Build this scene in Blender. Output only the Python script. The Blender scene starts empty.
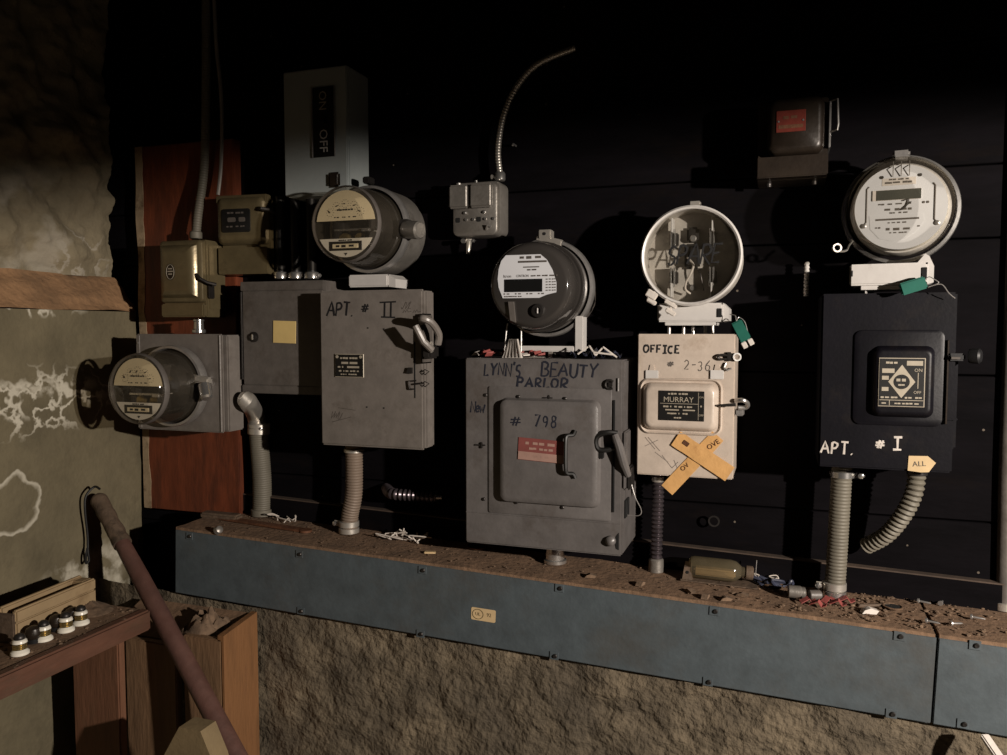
import bpy, bmesh, math, random
from mathutils import Vector, Matrix, noise

random.seed(7)
sc = bpy.context.scene
COL = sc.collection
PI = math.pi

# ------------------------------------------------------------------ camera
F = 800.0; CX = 503.5; CY = 377.5; D = 1.6; EYE = 1.5
YAW = math.radians(19.16); PITCH = math.radians(3.4)
cam_d = bpy.data.cameras.new('camera'); cam = bpy.data.objects.new('camera', cam_d); COL.objects.link(cam)
cam.location = (0, -D, EYE); cam.rotation_euler = (PI/2 - PITCH, 0, YAW)
cam_d.sensor_width = 36; cam_d.lens = 36*F/1007; cam_d.clip_start = 0.01
sc.camera = cam
_R = (math.cos(YAW), math.sin(YAW), 0)
_F = (-math.sin(YAW)*math.cos(PITCH), math.cos(YAW)*math.cos(PITCH), -math.sin(PITCH))
_U = tuple(Vector(_R).cross(Vector(_F)))

def ray(px, py):
    a = (px-CX)/F; b = -(py-CY)/F
    return Vector([_F[i]+a*_R[i]+b*_U[i] for i in range(3)])
def on_y(px, py, Y):                     # point of the photograph on the plane Y (the back wall is Y = 0)
    r = ray(px, py); t = (Y+D)/r.y; return Vector((r.x*t, Y, EYE+r.z*t))
def on_x(px, py, X):
    r = ray(px, py); t = X/r.x; return Vector((X, r.y*t-D, EYE+r.z*t))
def on_z(px, py, Z):
    r = ray(px, py); t = (Z-EYE)/r.z; return Vector((r.x*t, r.y*t-D, Z))

# ------------------------------------------------------------------ materials
def mat(name, col, rough=.5, metal=0.0, var=.2, scale=14, bump=.08, bscale=70, dirt=None, spec=.5, stretch=None):
    m = bpy.data.materials.new(name); m.use_nodes = True
    nt = m.node_tree; N = nt.nodes; L = nt.links
    b = N['Principled BSDF']
    b.inputs['Roughness'].default_value = rough; b.inputs['Metallic'].default_value = metal
    b.inputs['Specular IOR Level'].default_value = spec
    tc = N.new('ShaderNodeTexCoord'); src = tc.outputs['Object']
    if stretch:
        mp = N.new('ShaderNodeMapping'); mp.inputs['Scale'].default_value = stretch
        L.new(src, mp.inputs['Vector']); src = mp.outputs['Vector']
    n = N.new('ShaderNodeTexNoise'); n.inputs['Scale'].default_value = scale; n.inputs['Detail'].default_value = 5
    n.inputs['Roughness'].default_value = .65
    L.new(src, n.inputs['Vector'])
    cr = N.new('ShaderNodeValToRGB')
    cr.color_ramp.elements[0].position = .3; cr.color_ramp.elements[1].position = .7
    cr.color_ramp.elements[0].color = tuple(c*(1-var) for c in col)+(1,)
    cr.color_ramp.elements[1].color = tuple(min(1, c*(1+var)) for c in col)+(1,)
    L.new(n.outputs['Fac'], cr.inputs['Fac'])
    out = cr.outputs['Color']
    if dirt:
        dc, lo, hi, ds = dirt
        n2 = N.new('ShaderNodeTexNoise'); n2.inputs['Scale'].default_value = ds; n2.inputs['Detail'].default_value = 8
        n2.inputs['Roughness'].default_value = .7
        L.new(src, n2.inputs['Vector'])
        r2 = N.new('ShaderNodeValToRGB'); r2.color_ramp.elements[0].position = lo; r2.color_ramp.elements[1].position = hi
        L.new(n2.outputs['Fac'], r2.inputs['Fac'])
        mx = N.new('ShaderNodeMixRGB'); mx.inputs['Color2'].default_value = tuple(dc)+(1,)
        L.new(r2.outputs['Color'], mx.inputs['Fac']); L.new(out, mx.inputs['Color1']); out = mx.outputs['Color']
    L.new(out, b.inputs['Base Color'])
    if bump:
        n3 = N.new('ShaderNodeTexNoise'); n3.inputs['Scale'].default_value = bscale; n3.inputs['Detail'].default_value = 6
        L.new(src, n3.inputs['Vector'])
        bp = N.new('ShaderNodeBump'); bp.inputs['Strength'].default_value = bump; bp.inputs['Distance'].default_value = .01
        L.new(n3.outputs['Fac'], bp.inputs['Height']); L.new(bp.outputs['Normal'], b.inputs['Normal'])
    return m

def glass(name, tint, gloss=.10, rough=.06, dust=.05, dustcol=(.5, .42, .3), dscale=9):
    m = bpy.data.materials.new(name); m.use_nodes = True
    nt = m.node_tree; N = nt.nodes; L = nt.links; N.clear()
    o = N.new('ShaderNodeOutputMaterial')
    t = N.new('ShaderNodeBsdfTransparent'); t.inputs['Color'].default_value = tuple(tint)+(1,)
    g = N.new('ShaderNodeBsdfGlossy'); g.inputs['Roughness'].default_value = rough
    df = N.new('ShaderNodeBsdfDiffuse'); df.inputs['Color'].default_value = tuple(dustcol)+(1,)
    lw = N.new('ShaderNodeLayerWeight'); lw.inputs['Blend'].default_value = .35
    ma = N.new('ShaderNodeMath'); ma.operation = 'MULTIPLY_ADD'; ma.inputs[1].default_value = .28; ma.inputs[2].default_value = gloss*.4
    L.new(lw.outputs['Fresnel'], ma.inputs[0])
    m1 = N.new('ShaderNodeMixShader'); L.new(ma.outputs[0], m1.inputs[0]); L.new(t.outputs[0], m1.inputs[1]); L.new(g.outputs[0], m1.inputs[2])
    tc = N.new('ShaderNodeTexCoord'); n = N.new('ShaderNodeTexNoise'); n.inputs['Scale'].default_value = dscale; n.inputs['Detail'].default_value = 6
    L.new(tc.outputs['Object'], n.inputs['Vector'])
    mu = N.new('ShaderNodeMath'); mu.operation = 'MULTIPLY'; mu.inputs[1].default_value = dust*2
    L.new(n.outputs['Fac'], mu.inputs[0])
    m2 = N.new('ShaderNodeMixShader'); L.new(mu.outputs[0], m2.inputs[0]); L.new(m1.outputs[0], m2.inputs[1]); L.new(df.outputs[0], m2.inputs[2])
    L.new(m2.outputs[0], o.inputs['Surface'])
    return m

GRIME = (.035, .026, .018)
M = dict(
    grey=mat('grey_enamel', (.175, .155, .139), .36, 0, .16, 26, .05, 160, ((.07, .055, .042), .52, .88, 15)),
    grey_dark=mat('dark_grey_enamel', (.112, .099, .089), .46, 0, .2, 26, .06, 140, ((.045, .034, .026), .5, .85, 14)),
    grey_box=mat('slate_enamel', (.126, .116, .112), .34, 0, .16, 24, .05, 150, ((.06, .045, .034), .52, .85, 10)),
    grey_cool=mat('cool_grey_enamel', (.33, .36, .355), .5, 0, .08, 7, .03, 140),
    beige=mat('beige_enamel', (.52, .44, .37), .30, 0, .12, 24, .035, 140, ((.26, .18, .12), .55, .85, 14)),
    olive=mat('brassy_olive_enamel', (.165, .130, .070), .27, .4, .2, 15, .03, 100, (GRIME, .55, .85, 16)),
    black_box=mat('black_enamel', (.0042, .0038, .006), .42, 0, .3, 12, .025, 160, ((.014, .011, .010), .55, .8, 16), spec=.22),
    brown_box=mat('brown_enamel', (.024, .017, .012), .36, .2, .3, 14, .05, 90, (GRIME, .5, .8, 12)),
    cast=mat('cast_grey_metal', (.27, .25, .225), .4, .6, .2, 22, .08, 140, (GRIME, .56, .85, 20)),
    steel=mat('galvanised_steel', (.48, .46, .44), .34, .75, .2, 30, .05, 120, ((.1, .08, .06), .6, .85, 22)),
    bright=mat('bright_steel', (.75, .73, .7), .22, .9, .1, 30, .02, 120),
    dark_metal=mat('dark_metal', (.05, .045, .042), .42, .7, .3, 20, .06, 90),
    black=mat('black_rubber', (.008, .008, .009), .5, 0, .3, 20, .03, 80),
    hole=mat('dark_opening', (.003, .003, .003), .9, 0, .1, 20, 0),
    white_metal=mat('white_painted_metal', (.61, .585, .56), .40, .1, .08, 15, .03, 90, ((.25, .2, .16), .62, .85, 20)),
    socket_in=mat('socket_interior', (.52, .48, .43), .5, .1, .2, 16, .05, 60, ((.06, .05, .04), .5, .75, 14)),
    cream=mat('cream_dial', (.85, .74, .50), .5, 0, .06, 12, 0),
    white=mat('white_plate', (.66, .67, .70), .5, 0, .04, 12, 0),
    ivory=mat('ivory_plate', (.80, .76, .66), .5, 0, .06, 12, 0),
    ink=mat('black_ink', (.008, .008, .009), .6, 0, .1, 30, 0),
    ink_blue=mat('blue_black_ink', (.010, .012, .022), .6, 0, .2, 40, 0),
    ink_faint=mat('faded_ink', (.085, .072, .062), .7, 0, .2, 40, 0),
    pencil=mat('grey_pencil', (.21, .175, .15), .7, 0, .3, 60, 0),
    chalk=mat('white_marker', (.55, .50, .45), .7, 0, .3, 60, 0),
    plate_black=mat('black_nameplate', (.008, .0075, .007), .45, .0, .2, 30, 0),
    plate_text=mat('plate_lettering', (.42, .37, .29), .45, .2, .15, 30, 0),
    lcd=mat('dark_display', (.010, .010, .010), .2, 0, .1, 20, 0),
    lcd_grey=mat('grey_display', (.055, .06, .052), .25, 0, .1, 20, 0),
    red_label=mat('red_label', (.21, .062, .055), .5, 0, .12, 40, 0),
    red_dim=mat('worn_red_plate', (.16, .027, .017), .45, .1, .25, 30, .03, 80),
    pink=mat('pink_print', (.36, .22, .18), .5, 0, .1, 40, 0),
    note=mat('yellow_paper', (.68, .50, .20), .7, 0, .06, 20, .02, 60),
    tape=mat('tan_masking_tape', (.62, .35, .13), .55, 0, .12, 22, .12, 60, ((.35, .17, .06), .6, .8, 18)),
    tag=mat('buff_tag', (.60, .44, .24), .7, 0, .12, 22, .05, 60),
    green=mat('green_seal_plastic', (.018, .115, .085), .35, 0, .15, 25, 0),
    red_wood=mat('red_stained_plank', (.15, .036, .014), .55, 0, .35, 9, .15, 40, ((.05, .016, .009), .48, .75, 7), stretch=(3, 3, .7)),
    wood_edge=mat('bare_wood_edge', (.36, .27, .17), .8, 0, .25, 14, .2, 40, ((.1, .06, .03), .5, .7, 20)),
    bench_wood=mat('dark_red_bench_wood', (.098, .042, .024), .65, 0, .3, 10, .2, 40, ((.07, .045, .025), .5, .75, 9), stretch=(2, .6, 2)),
    bench_leg=mat('brown_red_leg_board', (.17, .075, .04), .65, 0, .3, 8, .2, 40, ((.07, .04, .022), .5, .75, 8), stretch=(3, 3, .6)),
    crate_wood=mat('worn_crate_wood', (.20, .115, .06), .7, 0, .3, 8, .2, 40, ((.07, .04, .022), .5, .75, 8), stretch=(3, 3, .6)),
    crate_side=mat('orange_crate_wood', (.21, .098, .038), .65, 0, .3, 8, .2, 40, ((.10, .045, .02), .52, .8, 8), stretch=(3, 3, .6)),
    pole_wood=mat('reddish_pole_wood', (.105, .052, .041), .55, 0, .3, 16, .15, 50, ((.09, .04, .03), .5, .75, 14)),
    grey_wood=mat('weathered_grey_wood', (.115, .078, .052), .7, 0, .35, 26, .3, 60, ((.03, .02, .014), .5, .7, 24)),
    tan_wood=mat('tan_wood', (.33, .235, .13), .65, 0, .15, 10, .1, 50, ((.16, .10, .05), .55, .8, 10)),
    stake_wood=mat('pale_stake_wood', (.20, .145, .075), .7, 0, .2, 10, .15, 50),
    trough=mat('blue_grey_trough_paint', (.070, .087, .097), .58, 0, .2, 22, .06, 120, ((.065, .055, .043), .5, .85, 4)),
    dust=mat('rusty_dust', (.185, .112, .066), .9, 0, .3, 16, .3, 90, ((.10, .06, .036), .5, .78, 18)),
    crumbs=mat('dirt_crumbs', (.15, .098, .062), .95, 0, .5, 40, .3, 60),
    flex=mat('flexible_conduit_grey', (.150, .135, .105), .6, .1, .15, 14, .05, 90, ((.08, .065, .05), .58, .85, 14)),
    flex_tan=mat('flexible_conduit_tan', (.21, .158, .12), .6, .1, .15, 14, .05, 90, ((.1, .07, .05), .58, .85, 14)),
    flex_dark=mat('armoured_cable', (.12, .10, .11), .3, .75, .3, 25, .05, 90),
    zinc=mat('zinc_fitting', (.62, .58, .52), .35, .7, .12, 25, .04, 90),
    porcelain=mat('white_porcelain', (.80, .76, .66), .25, 0, .06, 25, 0),
    brass=mat('dull_brass', (.40, .30, .13), .3, .85, .15, 25, .03, 80),
    paper=mat('white_paper', (.62, .57, .52), .75, 0, .1, 30, .1, 80),
    paper_red=mat('red_printed_paper', (.27, .06, .052), .7, 0, .3, 60, .1, 80),
    paper_blue=mat('blue_black_wrapper', (.035, .04, .065), .4, 0, .4, 40, .1, 80),
    white_wire=mat('white_wire', (.58, .52, .46), .5, 0, .1, 30, 0),
    rust=mat('rusty_iron', (.14, .06, .03), .7, .4, .4, 30, .2, 90),
    clear=glass('clear_meter_glass', (.93, .92, .89), .10, .05, .035),
    dusty=glass('dusty_meter_glass', (.94, .91, .86), .12, .06, .05, (.42, .36, .27)),
    flat_glass=glass('flat_cover_glass', (.98, .98, .97), .0, .04, .01),
    jar=glass('amber_jar_glass', (.80, .75, .62), .18, .10, .20, (.30, .25, .16), 14),
    smoke=mat('smoky_grey_cover', (.040, .036, .033), .09, 0, .06, 10, 0, spec=.6),
)

# ------------------------------------------------------------------ mesh builder
READABLE = {'ON', 'OFF', 'MURRAY', 'UL', '92', 'OVE', 'OV', 'ALL', 'Itron', 'CENTRON'}
class MB:
    def __init__(s): s.bm = bmesh.new()
    def box(s, x0, x1, y0, y1, z0, z1, bev=0.0, seg=2, rot=None, at=None):
        r = bmesh.ops.create_cube(s.bm, size=1)
        vs = r['verts']
        for v in vs:
            v.co = Vector((x0+(v.co.x+.5)*(x1-x0), y0+(v.co.y+.5)*(y1-y0), z0+(v.co.z+.5)*(z1-z0)))
        if rot is not None:
            c = Vector(at if at is not None else ((x0+x1)/2, (y0+y1)/2, (z0+z1)/2))
            for v in vs: v.co = c + rot @ (v.co - c)
        if bev:
            es = list({e for v in vs for e in v.link_edges})
            bmesh.ops.bevel(s.bm, geom=es, offset=bev, segments=seg, affect='EDGES', clamp_overlap=True)
        return s
    def rings(s, rs, cap0=True, cap1=True, close=False):
        bv = [[s.bm.verts.new(p) for p in r] for r in rs]
        n = len(bv[0]); k = len(bv)
        for i in range(k if close else k-1):
            a = bv[i]; b = bv[(i+1) % k]
            for j in range(n):
                try: s.bm.faces.new((a[j], a[(j+1) % n], b[(j+1) % n], b[j]))
                except ValueError: pass
        if not close:
            if cap0: s.bm.faces.new(list(reversed(bv[0])))
            if cap1: s.bm.faces.new(bv[-1])
        return s
    def lathe(s, prof, c=(0, 0, 0), axis=(0, -1, 0), seg=40, cap0=True, cap1=True, close=False):
        a = Vector(axis).normalized()
        u = a.cross(Vector((0, 0, 1)));
        if u.length < 1e-4: u = Vector((1, 0, 0))
        u.normalize(); w = a.cross(u); c = Vector(c)
        rs = []
        for r, t in prof:
            r = max(r, 1e-5)
            rs.append([c + a*t + (u*math.cos(2*PI*i/seg) + w*math.sin(2*PI*i/seg))*r for i in range(seg)])
        return s.rings(rs, cap0, cap1, close)
    def rrect(s, cx, cz, w, h, r, prof, seg=5, cap0=True, cap1=True):
        """Rounded rectangle facing -y; prof = [(inset, depth out)]."""
        rs = []
        for ins, d in prof:
            hw = w/2-ins; hh = h/2-ins; rr = max(min(r-ins*.6, hw*.99, hh*.99), .0004)
            ring = []
            for (sx, sz, a0) in ((1, 1, 0), (-1, 1, 90), (-1, -1, 180), (1, -1, 270)):
                for i in range(seg+1):
                    a = math.radians(a0+90*i/seg)
                    ring.append(Vector((cx+sx*(hw-rr)+rr*math.cos(a), -d, cz+sz*(hh-rr)+rr*math.sin(a))))
            rs.append(ring)
        return s.rings(rs, cap0, cap1)
    def poly(s, pts, d0, d1):
        return s.rings([[Vector((x, -d0, z)) for x, z in pts], [Vector((x, -d1, z)) for x, z in pts]])
    def tube(s, pts, r, seg=10, cap=True, flat=None):
        pts = [Vector(p) for p in pts]; n = len(pts)
        rr = r if isinstance(r, (list, tuple)) else [r]*n
        t0 = (pts[1]-pts[0]).normalized()
        up = Vector((0, 0, 1)) if abs(t0.z) < .9 else Vector((1, 0, 0))
        u = t0.cross(up).normalized()
        rs = []
        for i, p in enumerate(pts):
            t = (pts[min(i+1, n-1)]-pts[max(i-1, 0)])
            if t.length < 1e-9: t = t0
            t.normalize()
            u = (u - t*u.dot(t)).normalized(); w = t.cross(u)
            ring = []
            for k in range(seg):
                o = (u*math.cos(2*PI*k/seg)+w*math.sin(2*PI*k/seg))*rr[i]
                if flat is not None: o.y *= flat
                ring.append(p+o)
            rs.append(ring)
        return s.rings(rs, cap, cap)
    def text(s, body, size, x=0, z=0, d=0, ang=0, thick=.0004, wide=1.0, align='CENTER'):
        if body not in READABLE:            # print too small to read in the photograph: broken dashes of its length
            rnd = random.Random(len(body)*7+int(size*1e5)); ca, sa = math.cos(ang), math.sin(ang)
            x0 = -size*.56*len(body)*wide/2
            for w_ in body.split(' '):
                ln = size*.56*len(w_)*wide
                k = max(1, len(w_)//2); st = ln/k
                for q in range(k):
                    if not w_: break
                    hh = size*rnd.uniform(.26, .34); a0 = x0+q*st; a1 = a0+st*rnd.uniform(.72, .98); zo = size*rnd.uniform(-.04, .04)
                    c = [(a0, zo-hh), (a1, zo-hh), (a1, zo+hh), (a0, zo+hh)]
                    s.bm.faces.new([s.bm.verts.new((x+X*ca-Z*sa, -d-thick, z+X*sa+Z*ca)) for X, Z in c])
                x0 += ln+size*.56*wide
            return s
        cu = bpy.data.curves.new('t', 'FONT'); cu.body = body; cu.size = size; cu.align_x = align; cu.align_y = 'CENTER'
        cu.resolution_u = 2
        ob = bpy.data.objects.new('t', cu); COL.objects.link(ob)
        dg = bpy.context.evaluated_depsgraph_get(); dg.update()
        me = bpy.data.meshes.new_from_object(ob.evaluated_get(dg))
        ca, sa = math.cos(ang), math.sin(ang)
        vs = []
        for v in me.vertices:
            X = v.co.x*wide; Y = v.co.y
            vs.append(s.bm.verts.new((x+X*ca-Y*sa, -d-thick, z+X*sa+Y*ca)))
        for p in me.polygons:
            try: s.bm.faces.new([vs[i] for i in p.vertices])
            except ValueError: pass
        bpy.data.objects.remove(ob); bpy.data.curves.remove(cu); bpy.data.meshes.remove(me)
        return s
    def hand(s, body, h, x, z, d, w=.0022, slant=.08, wide=.62, gap=.22, jit=.05, rise=0.0, seed=1):
        """Marker handwriting: each stroke a flattened bead on the surface."""
        rnd = random.Random(seed); cx = x
        for ch in body:
            if ch == ' ': cx += h*wide*.8; continue
            wd, strokes = GLYPH[ch]
            k = h*(1+rnd.uniform(-jit, jit)); oz = rnd.uniform(-jit, jit)*h*.7 + rise*(cx-x)
            for st in strokes:
                pts = []
                for (px, pz) in st:
                    px += rnd.uniform(-.03, .03); pz += rnd.uniform(-.03, .03)
                    pts.append(Vector((cx+px*k*wide+pz*k*slant, -d, z+oz+pz*k)))
                if len(pts) == 1: pts.append(pts[0]+Vector((w*.4, 0, -w*.4)))
                s.tube(pts, [w*.62*rnd.uniform(.75, 1.25) for _ in pts], 6, True, .12)
            cx += (wd*wide+gap)*h
        return s
    def obj(s, name, m, parent=None, loc=None, rot=None, smooth=35, **kw):
        bm = s.bm
        bmesh.ops.recalc_face_normals(bm, faces=bm.faces)
        me = bpy.data.meshes.new(name); bm.to_mesh(me); bm.free()
        if smooth:
            me.polygons.foreach_set('use_smooth', [True]*len(me.polygons)); me.set_sharp_from_angle(angle=math.radians(smooth))
        me.materials.append(M[m] if isinstance(m, str) else m)
        o = bpy.data.objects.new(name, me); COL.objects.link(o)
        if parent is not None: o.parent = parent
        if loc is not None: o.location = loc
        if rot is not None: o.rotation_euler = rot
        for k, v in kw.items(): o[k] = v
        return o

def arc(cx, cz, r, a0, a1, n=7, sx=1.0):
    return [(cx+r*sx*math.cos(math.radians(a0+(a1-a0)*i/n)), cz+r*math.sin(math.radians(a0+(a1-a0)*i/n))) for i in range(n+1)]
GLYPH = {
    'A': (1, [[(0, 0), (.25, .5), (.5, 1), (.75, .5), (1, 0)], [(.15, .38), (.85, .38)]]),
    'P': (.8, [[(.05, 0), (.05, 1)], [(.05, .98)]+arc(.35, .74, .26, 90, -90, 6, 1.5)+[(.05, .48)]]),
    'T': (.9, [[(0, 1), (.9, .97)], [(.45, 1), (.45, 0)]]),
    '.': (.2, [[(.1, .02)]]),
    '#': (1, [[(.25, .1), (.45, .9)], [(.6, .1), (.8, .9)], [(0, .62), (1, .66)], [(0, .36), (1, .4)]]),
    'I': (.6, [[(0, 1), (.7, 1)], [(.35, 1), (.35, 0)], [(0, 0), (.7, 0)]]),
    'i': (.1, [[(.05, 1), (.05, 0)]]),
    'L': (.7, [[(.05, 1), (.05, 0), (.7, .03)]]),
    'Y': (.8, [[(0, 1), (.4, .5)], [(.85, 1), (.4, .5), (.35, 0)]]),
    'N': (.8, [[(.05, 0), (.05, 1), (.75, 0), (.75, 1)]]),
    "'": (.15, [[(.1, 1.05), (.05, .8)]]),
    'S': (.7, [arc(.37, .74, .26, 40, 260, 7, 1.2)+arc(.33, .25, .25, 80, -140, 7, 1.2)]),
    'B': (.8, [[(.05, 0), (.05, 1)], [(.05, 1)]+arc(.3, .76, .24, 90, -90, 5, 1.5)+arc(.32, .26, .26, 90, -90, 5, 1.7)+[(.05, 0)]]),
    'E': (.7, [[(.7, .98), (.05, 1), (.05, 0), (.7, .02)], [(.05, .52), (.55, .52)]]),
    'F': (.7, [[(.7, .98), (.05, 1), (.05, 0)], [(.05, .52), (.55, .52)]]),
    'U': (.8, [[(.05, 1), (.05, .3)]+arc(.4, .3, .3, 180, 360, 6, 1.15)+[(.75, 1)]]),
    'R': (.8, [[(.05, 0), (.05, 1)], [(.05, .98)]+arc(.35, .74, .26, 90, -90, 6, 1.4)+[(.1, .48), (.8, 0)]]),
    'O': (.9, [arc(.45, .5, .5, 95, 455, 12, .9)]),
    'C': (.8, [arc(.45, .5, .5, 50, 310, 9, .9)]),
    'W': (1.2, [[(0, 1), (.3, 0), (.6, .7), (.9, 0), (1.2, 1)]]),
    'e': (.6, [[(.08, .32), (.6, .36)]+arc(.32, .32, .3, 10, 320, 9)]),
    'w': (.8, [[(0, .6), (.2, 0), (.4, .45), (.6, 0), (.85, .8)]]),
    'l': (.25, [[(.1, 1), (.1, .1), (.25, 0)]]),
    'J': (.6, [[(.5, 1), (.5, .2)]+arc(.28, .2, .2, 0, -180, 5)]),
    'V': (.8, [[(0, 1), (.4, 0), (.8, 1)]]),
    '0': (.8, [arc(.4, .5, .5, 95, 455, 12, .8)]),
    '2': (.75, [arc(.37, .7, .3, 160, -20, 6, 1.1)+[(.05, 0), (.75, .03)]]),
    '3': (.7, [arc(.33, .75, .25, 150, -80, 6, 1.2)+arc(.33, .26, .27, 80, -150, 6, 1.2)]),
    '6': (.7, [[(.6, 1), (.2, .6)]+arc(.36, .28, .28, 160, -200, 10, 1.1)]),
    '7': (.75, [[(0, .97), (.75, 1), (.3, 0)]]),
    '8': (.7, [arc(.36, .76, .24, 270, -90, 9, 1.1)+arc(.36, .26, .27, 90, -270, 9, 1.2)]),
    '9': (.7, [arc(.36, .7, .28, -10, 350, 9, 1.1)+[(.6, .3), (.45, 0)]]),
    '-': (.6, [[(.05, .48), (.6, .5)]]),
    '~': (1.6, [[(0, 0), (.3, .5), (.5, .1), (.8, .6), (1.0, .15), (1.6, .3)]]),
}

def thing(name, label, cat, loc, rz=0.0, ry=0.0, group=None):
    o = bpy.data.objects.new(name, None); COL.objects.link(o); o.empty_display_size = .05
    o.location = loc; o.rotation_euler = (0, ry, rz)
    o['label'] = label; o['category'] = cat
    if group: o['group'] = group
    return o
def tag(o, label, cat, group=None, kind=None):
    o['label'] = label; o['category'] = cat
    if group: o['group'] = group
    if kind: o['kind'] = kind
    return o
def rect(px0, px1, py0, py1, d):
    pm = (px0+px1)/2; ym = (py0+py1)/2
    return (on_y(px0, ym, -d).x, on_y(px1, ym, -d).x, on_y(pm, py1, -d).z, on_y(pm, py0, -d).z)
class Frame:
    """Local helper of a wall-mounted box: its front rectangle seen at depth d, its root at the wall behind its centre."""
    def __init__(s, px0, px1, py0, py1, d, back=0.0):
        s.x0, s.x1, s.z0, s.z1 = rect(px0, px1, py0, py1, d); s.d = d; s.back = back
        s.X = (s.x0+s.x1)/2; s.Z = (s.z0+s.z1)/2; s.W = s.x1-s.x0; s.H = s.z1-s.z0
        s.loc = Vector((s.X, -back, s.Z)); s.dd = d-back
    def at(s, px, py, d=None):           # local (x, z) of a point of the photograph on the box's front (or at depth d)
        p = on_y(px, py, -(s.d if d is None else d)); return p.x-s.X, p.z-s.Z

def screw(mb, x, z, d, r=.003):
    return mb.lathe([(r, 0), (r, .0012), (r*.6, .002)], (x, -d, z), seg=10)
def corr(p0, p1, r, pitch, amp, curve=None, n=None):
    """Points and radii of a ribbed flexible conduit along p0 .. p1 (curve(t) adds an offset)."""
    p0 = Vector(p0); p1 = Vector(p1)
    ln = (p1-p0).length; k = max(8, int(ln/pitch)); pts = []; rr = []
    for i in range(k*4+1):
        t = i/(k*4); p = p0.lerp(p1, t)
        if curve: p = p+curve(t)
        pts.append(p); rr.append(r+amp*(1, .3, -1, .3)[i % 4])
    return pts, rr
def catmull(P, n=8):
    P = [Vector(p) for p in P]; out = []
    for i in range(len(P)-1):
        a = P[max(i-1, 0)]; b = P[i]; c = P[i+1]; d = P[min(i+2, len(P)-1)]
        for k in range(n):
            t = k/n
            out.append(.5*((2*b)+(c-a)*t+(2*a-5*b+4*c-d)*t*t+(3*b-a-3*c+d)*t**3))
    out.append(P[-1]); return out
def ribs(path, r, pitch, amp):
    """Resample a path for a ribbed tube."""
    L = [0]
    for a, b in zip(path, path[1:]): L.append(L[-1]+(b-a).length)
    n = int(L[-1]/(pitch/4)); pts = []; rr = []; j = 0
    for i in range(n+1):
        s = L[-1]*i/n
        while j < len(L)-2 and L[j+1] < s: j += 1
        t = (s-L[j])/max(1e-9, L[j+1]-L[j]); pts.append(path[j].lerp(path[j+1], t)); rr.append(r+amp*(1, .3, -1, .3)[i % 4])
    return pts, rr

# ================================================================== SETTING
def rough_grid(x0, x1, z0, z1, nx, nz, amp, fr, seed, fn):
    """Displaced sheet closed at the back: fn(u, v, h) -> world point, h is the displacement."""
    mb = MB(); bm = mb.bm; g = []
    for i in range(nx+1):
        row = []
        for j in range(nz+1):
            u = x0+(x1-x0)*i/nx; v = z0+(z1-z0)*j/nz
            h = amp*(noise.fractal(Vector((u*fr+seed, v*fr, seed*1.7)), 1.0, 2.1, 5)+.5*abs(noise.noise(Vector((u*fr*.4, v*fr*.4, seed)))))
            row.append(bm.verts.new(fn(u, v, h)))
        g.append(row)
    for i in range(nx):
        for j in range(nz): bm.faces.new((g[i][j], g[i+1][j], g[i+1][j+1], g[i][j+1]))
    return mb

def stone_material():
    m = mat('rough_concrete', (.140, .110, .072), .95, 0, .5, 12, 1.0, 75, ((.075, .06, .042), .45, .7, 4))
    return m
M['concrete'] = stone_material()

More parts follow.
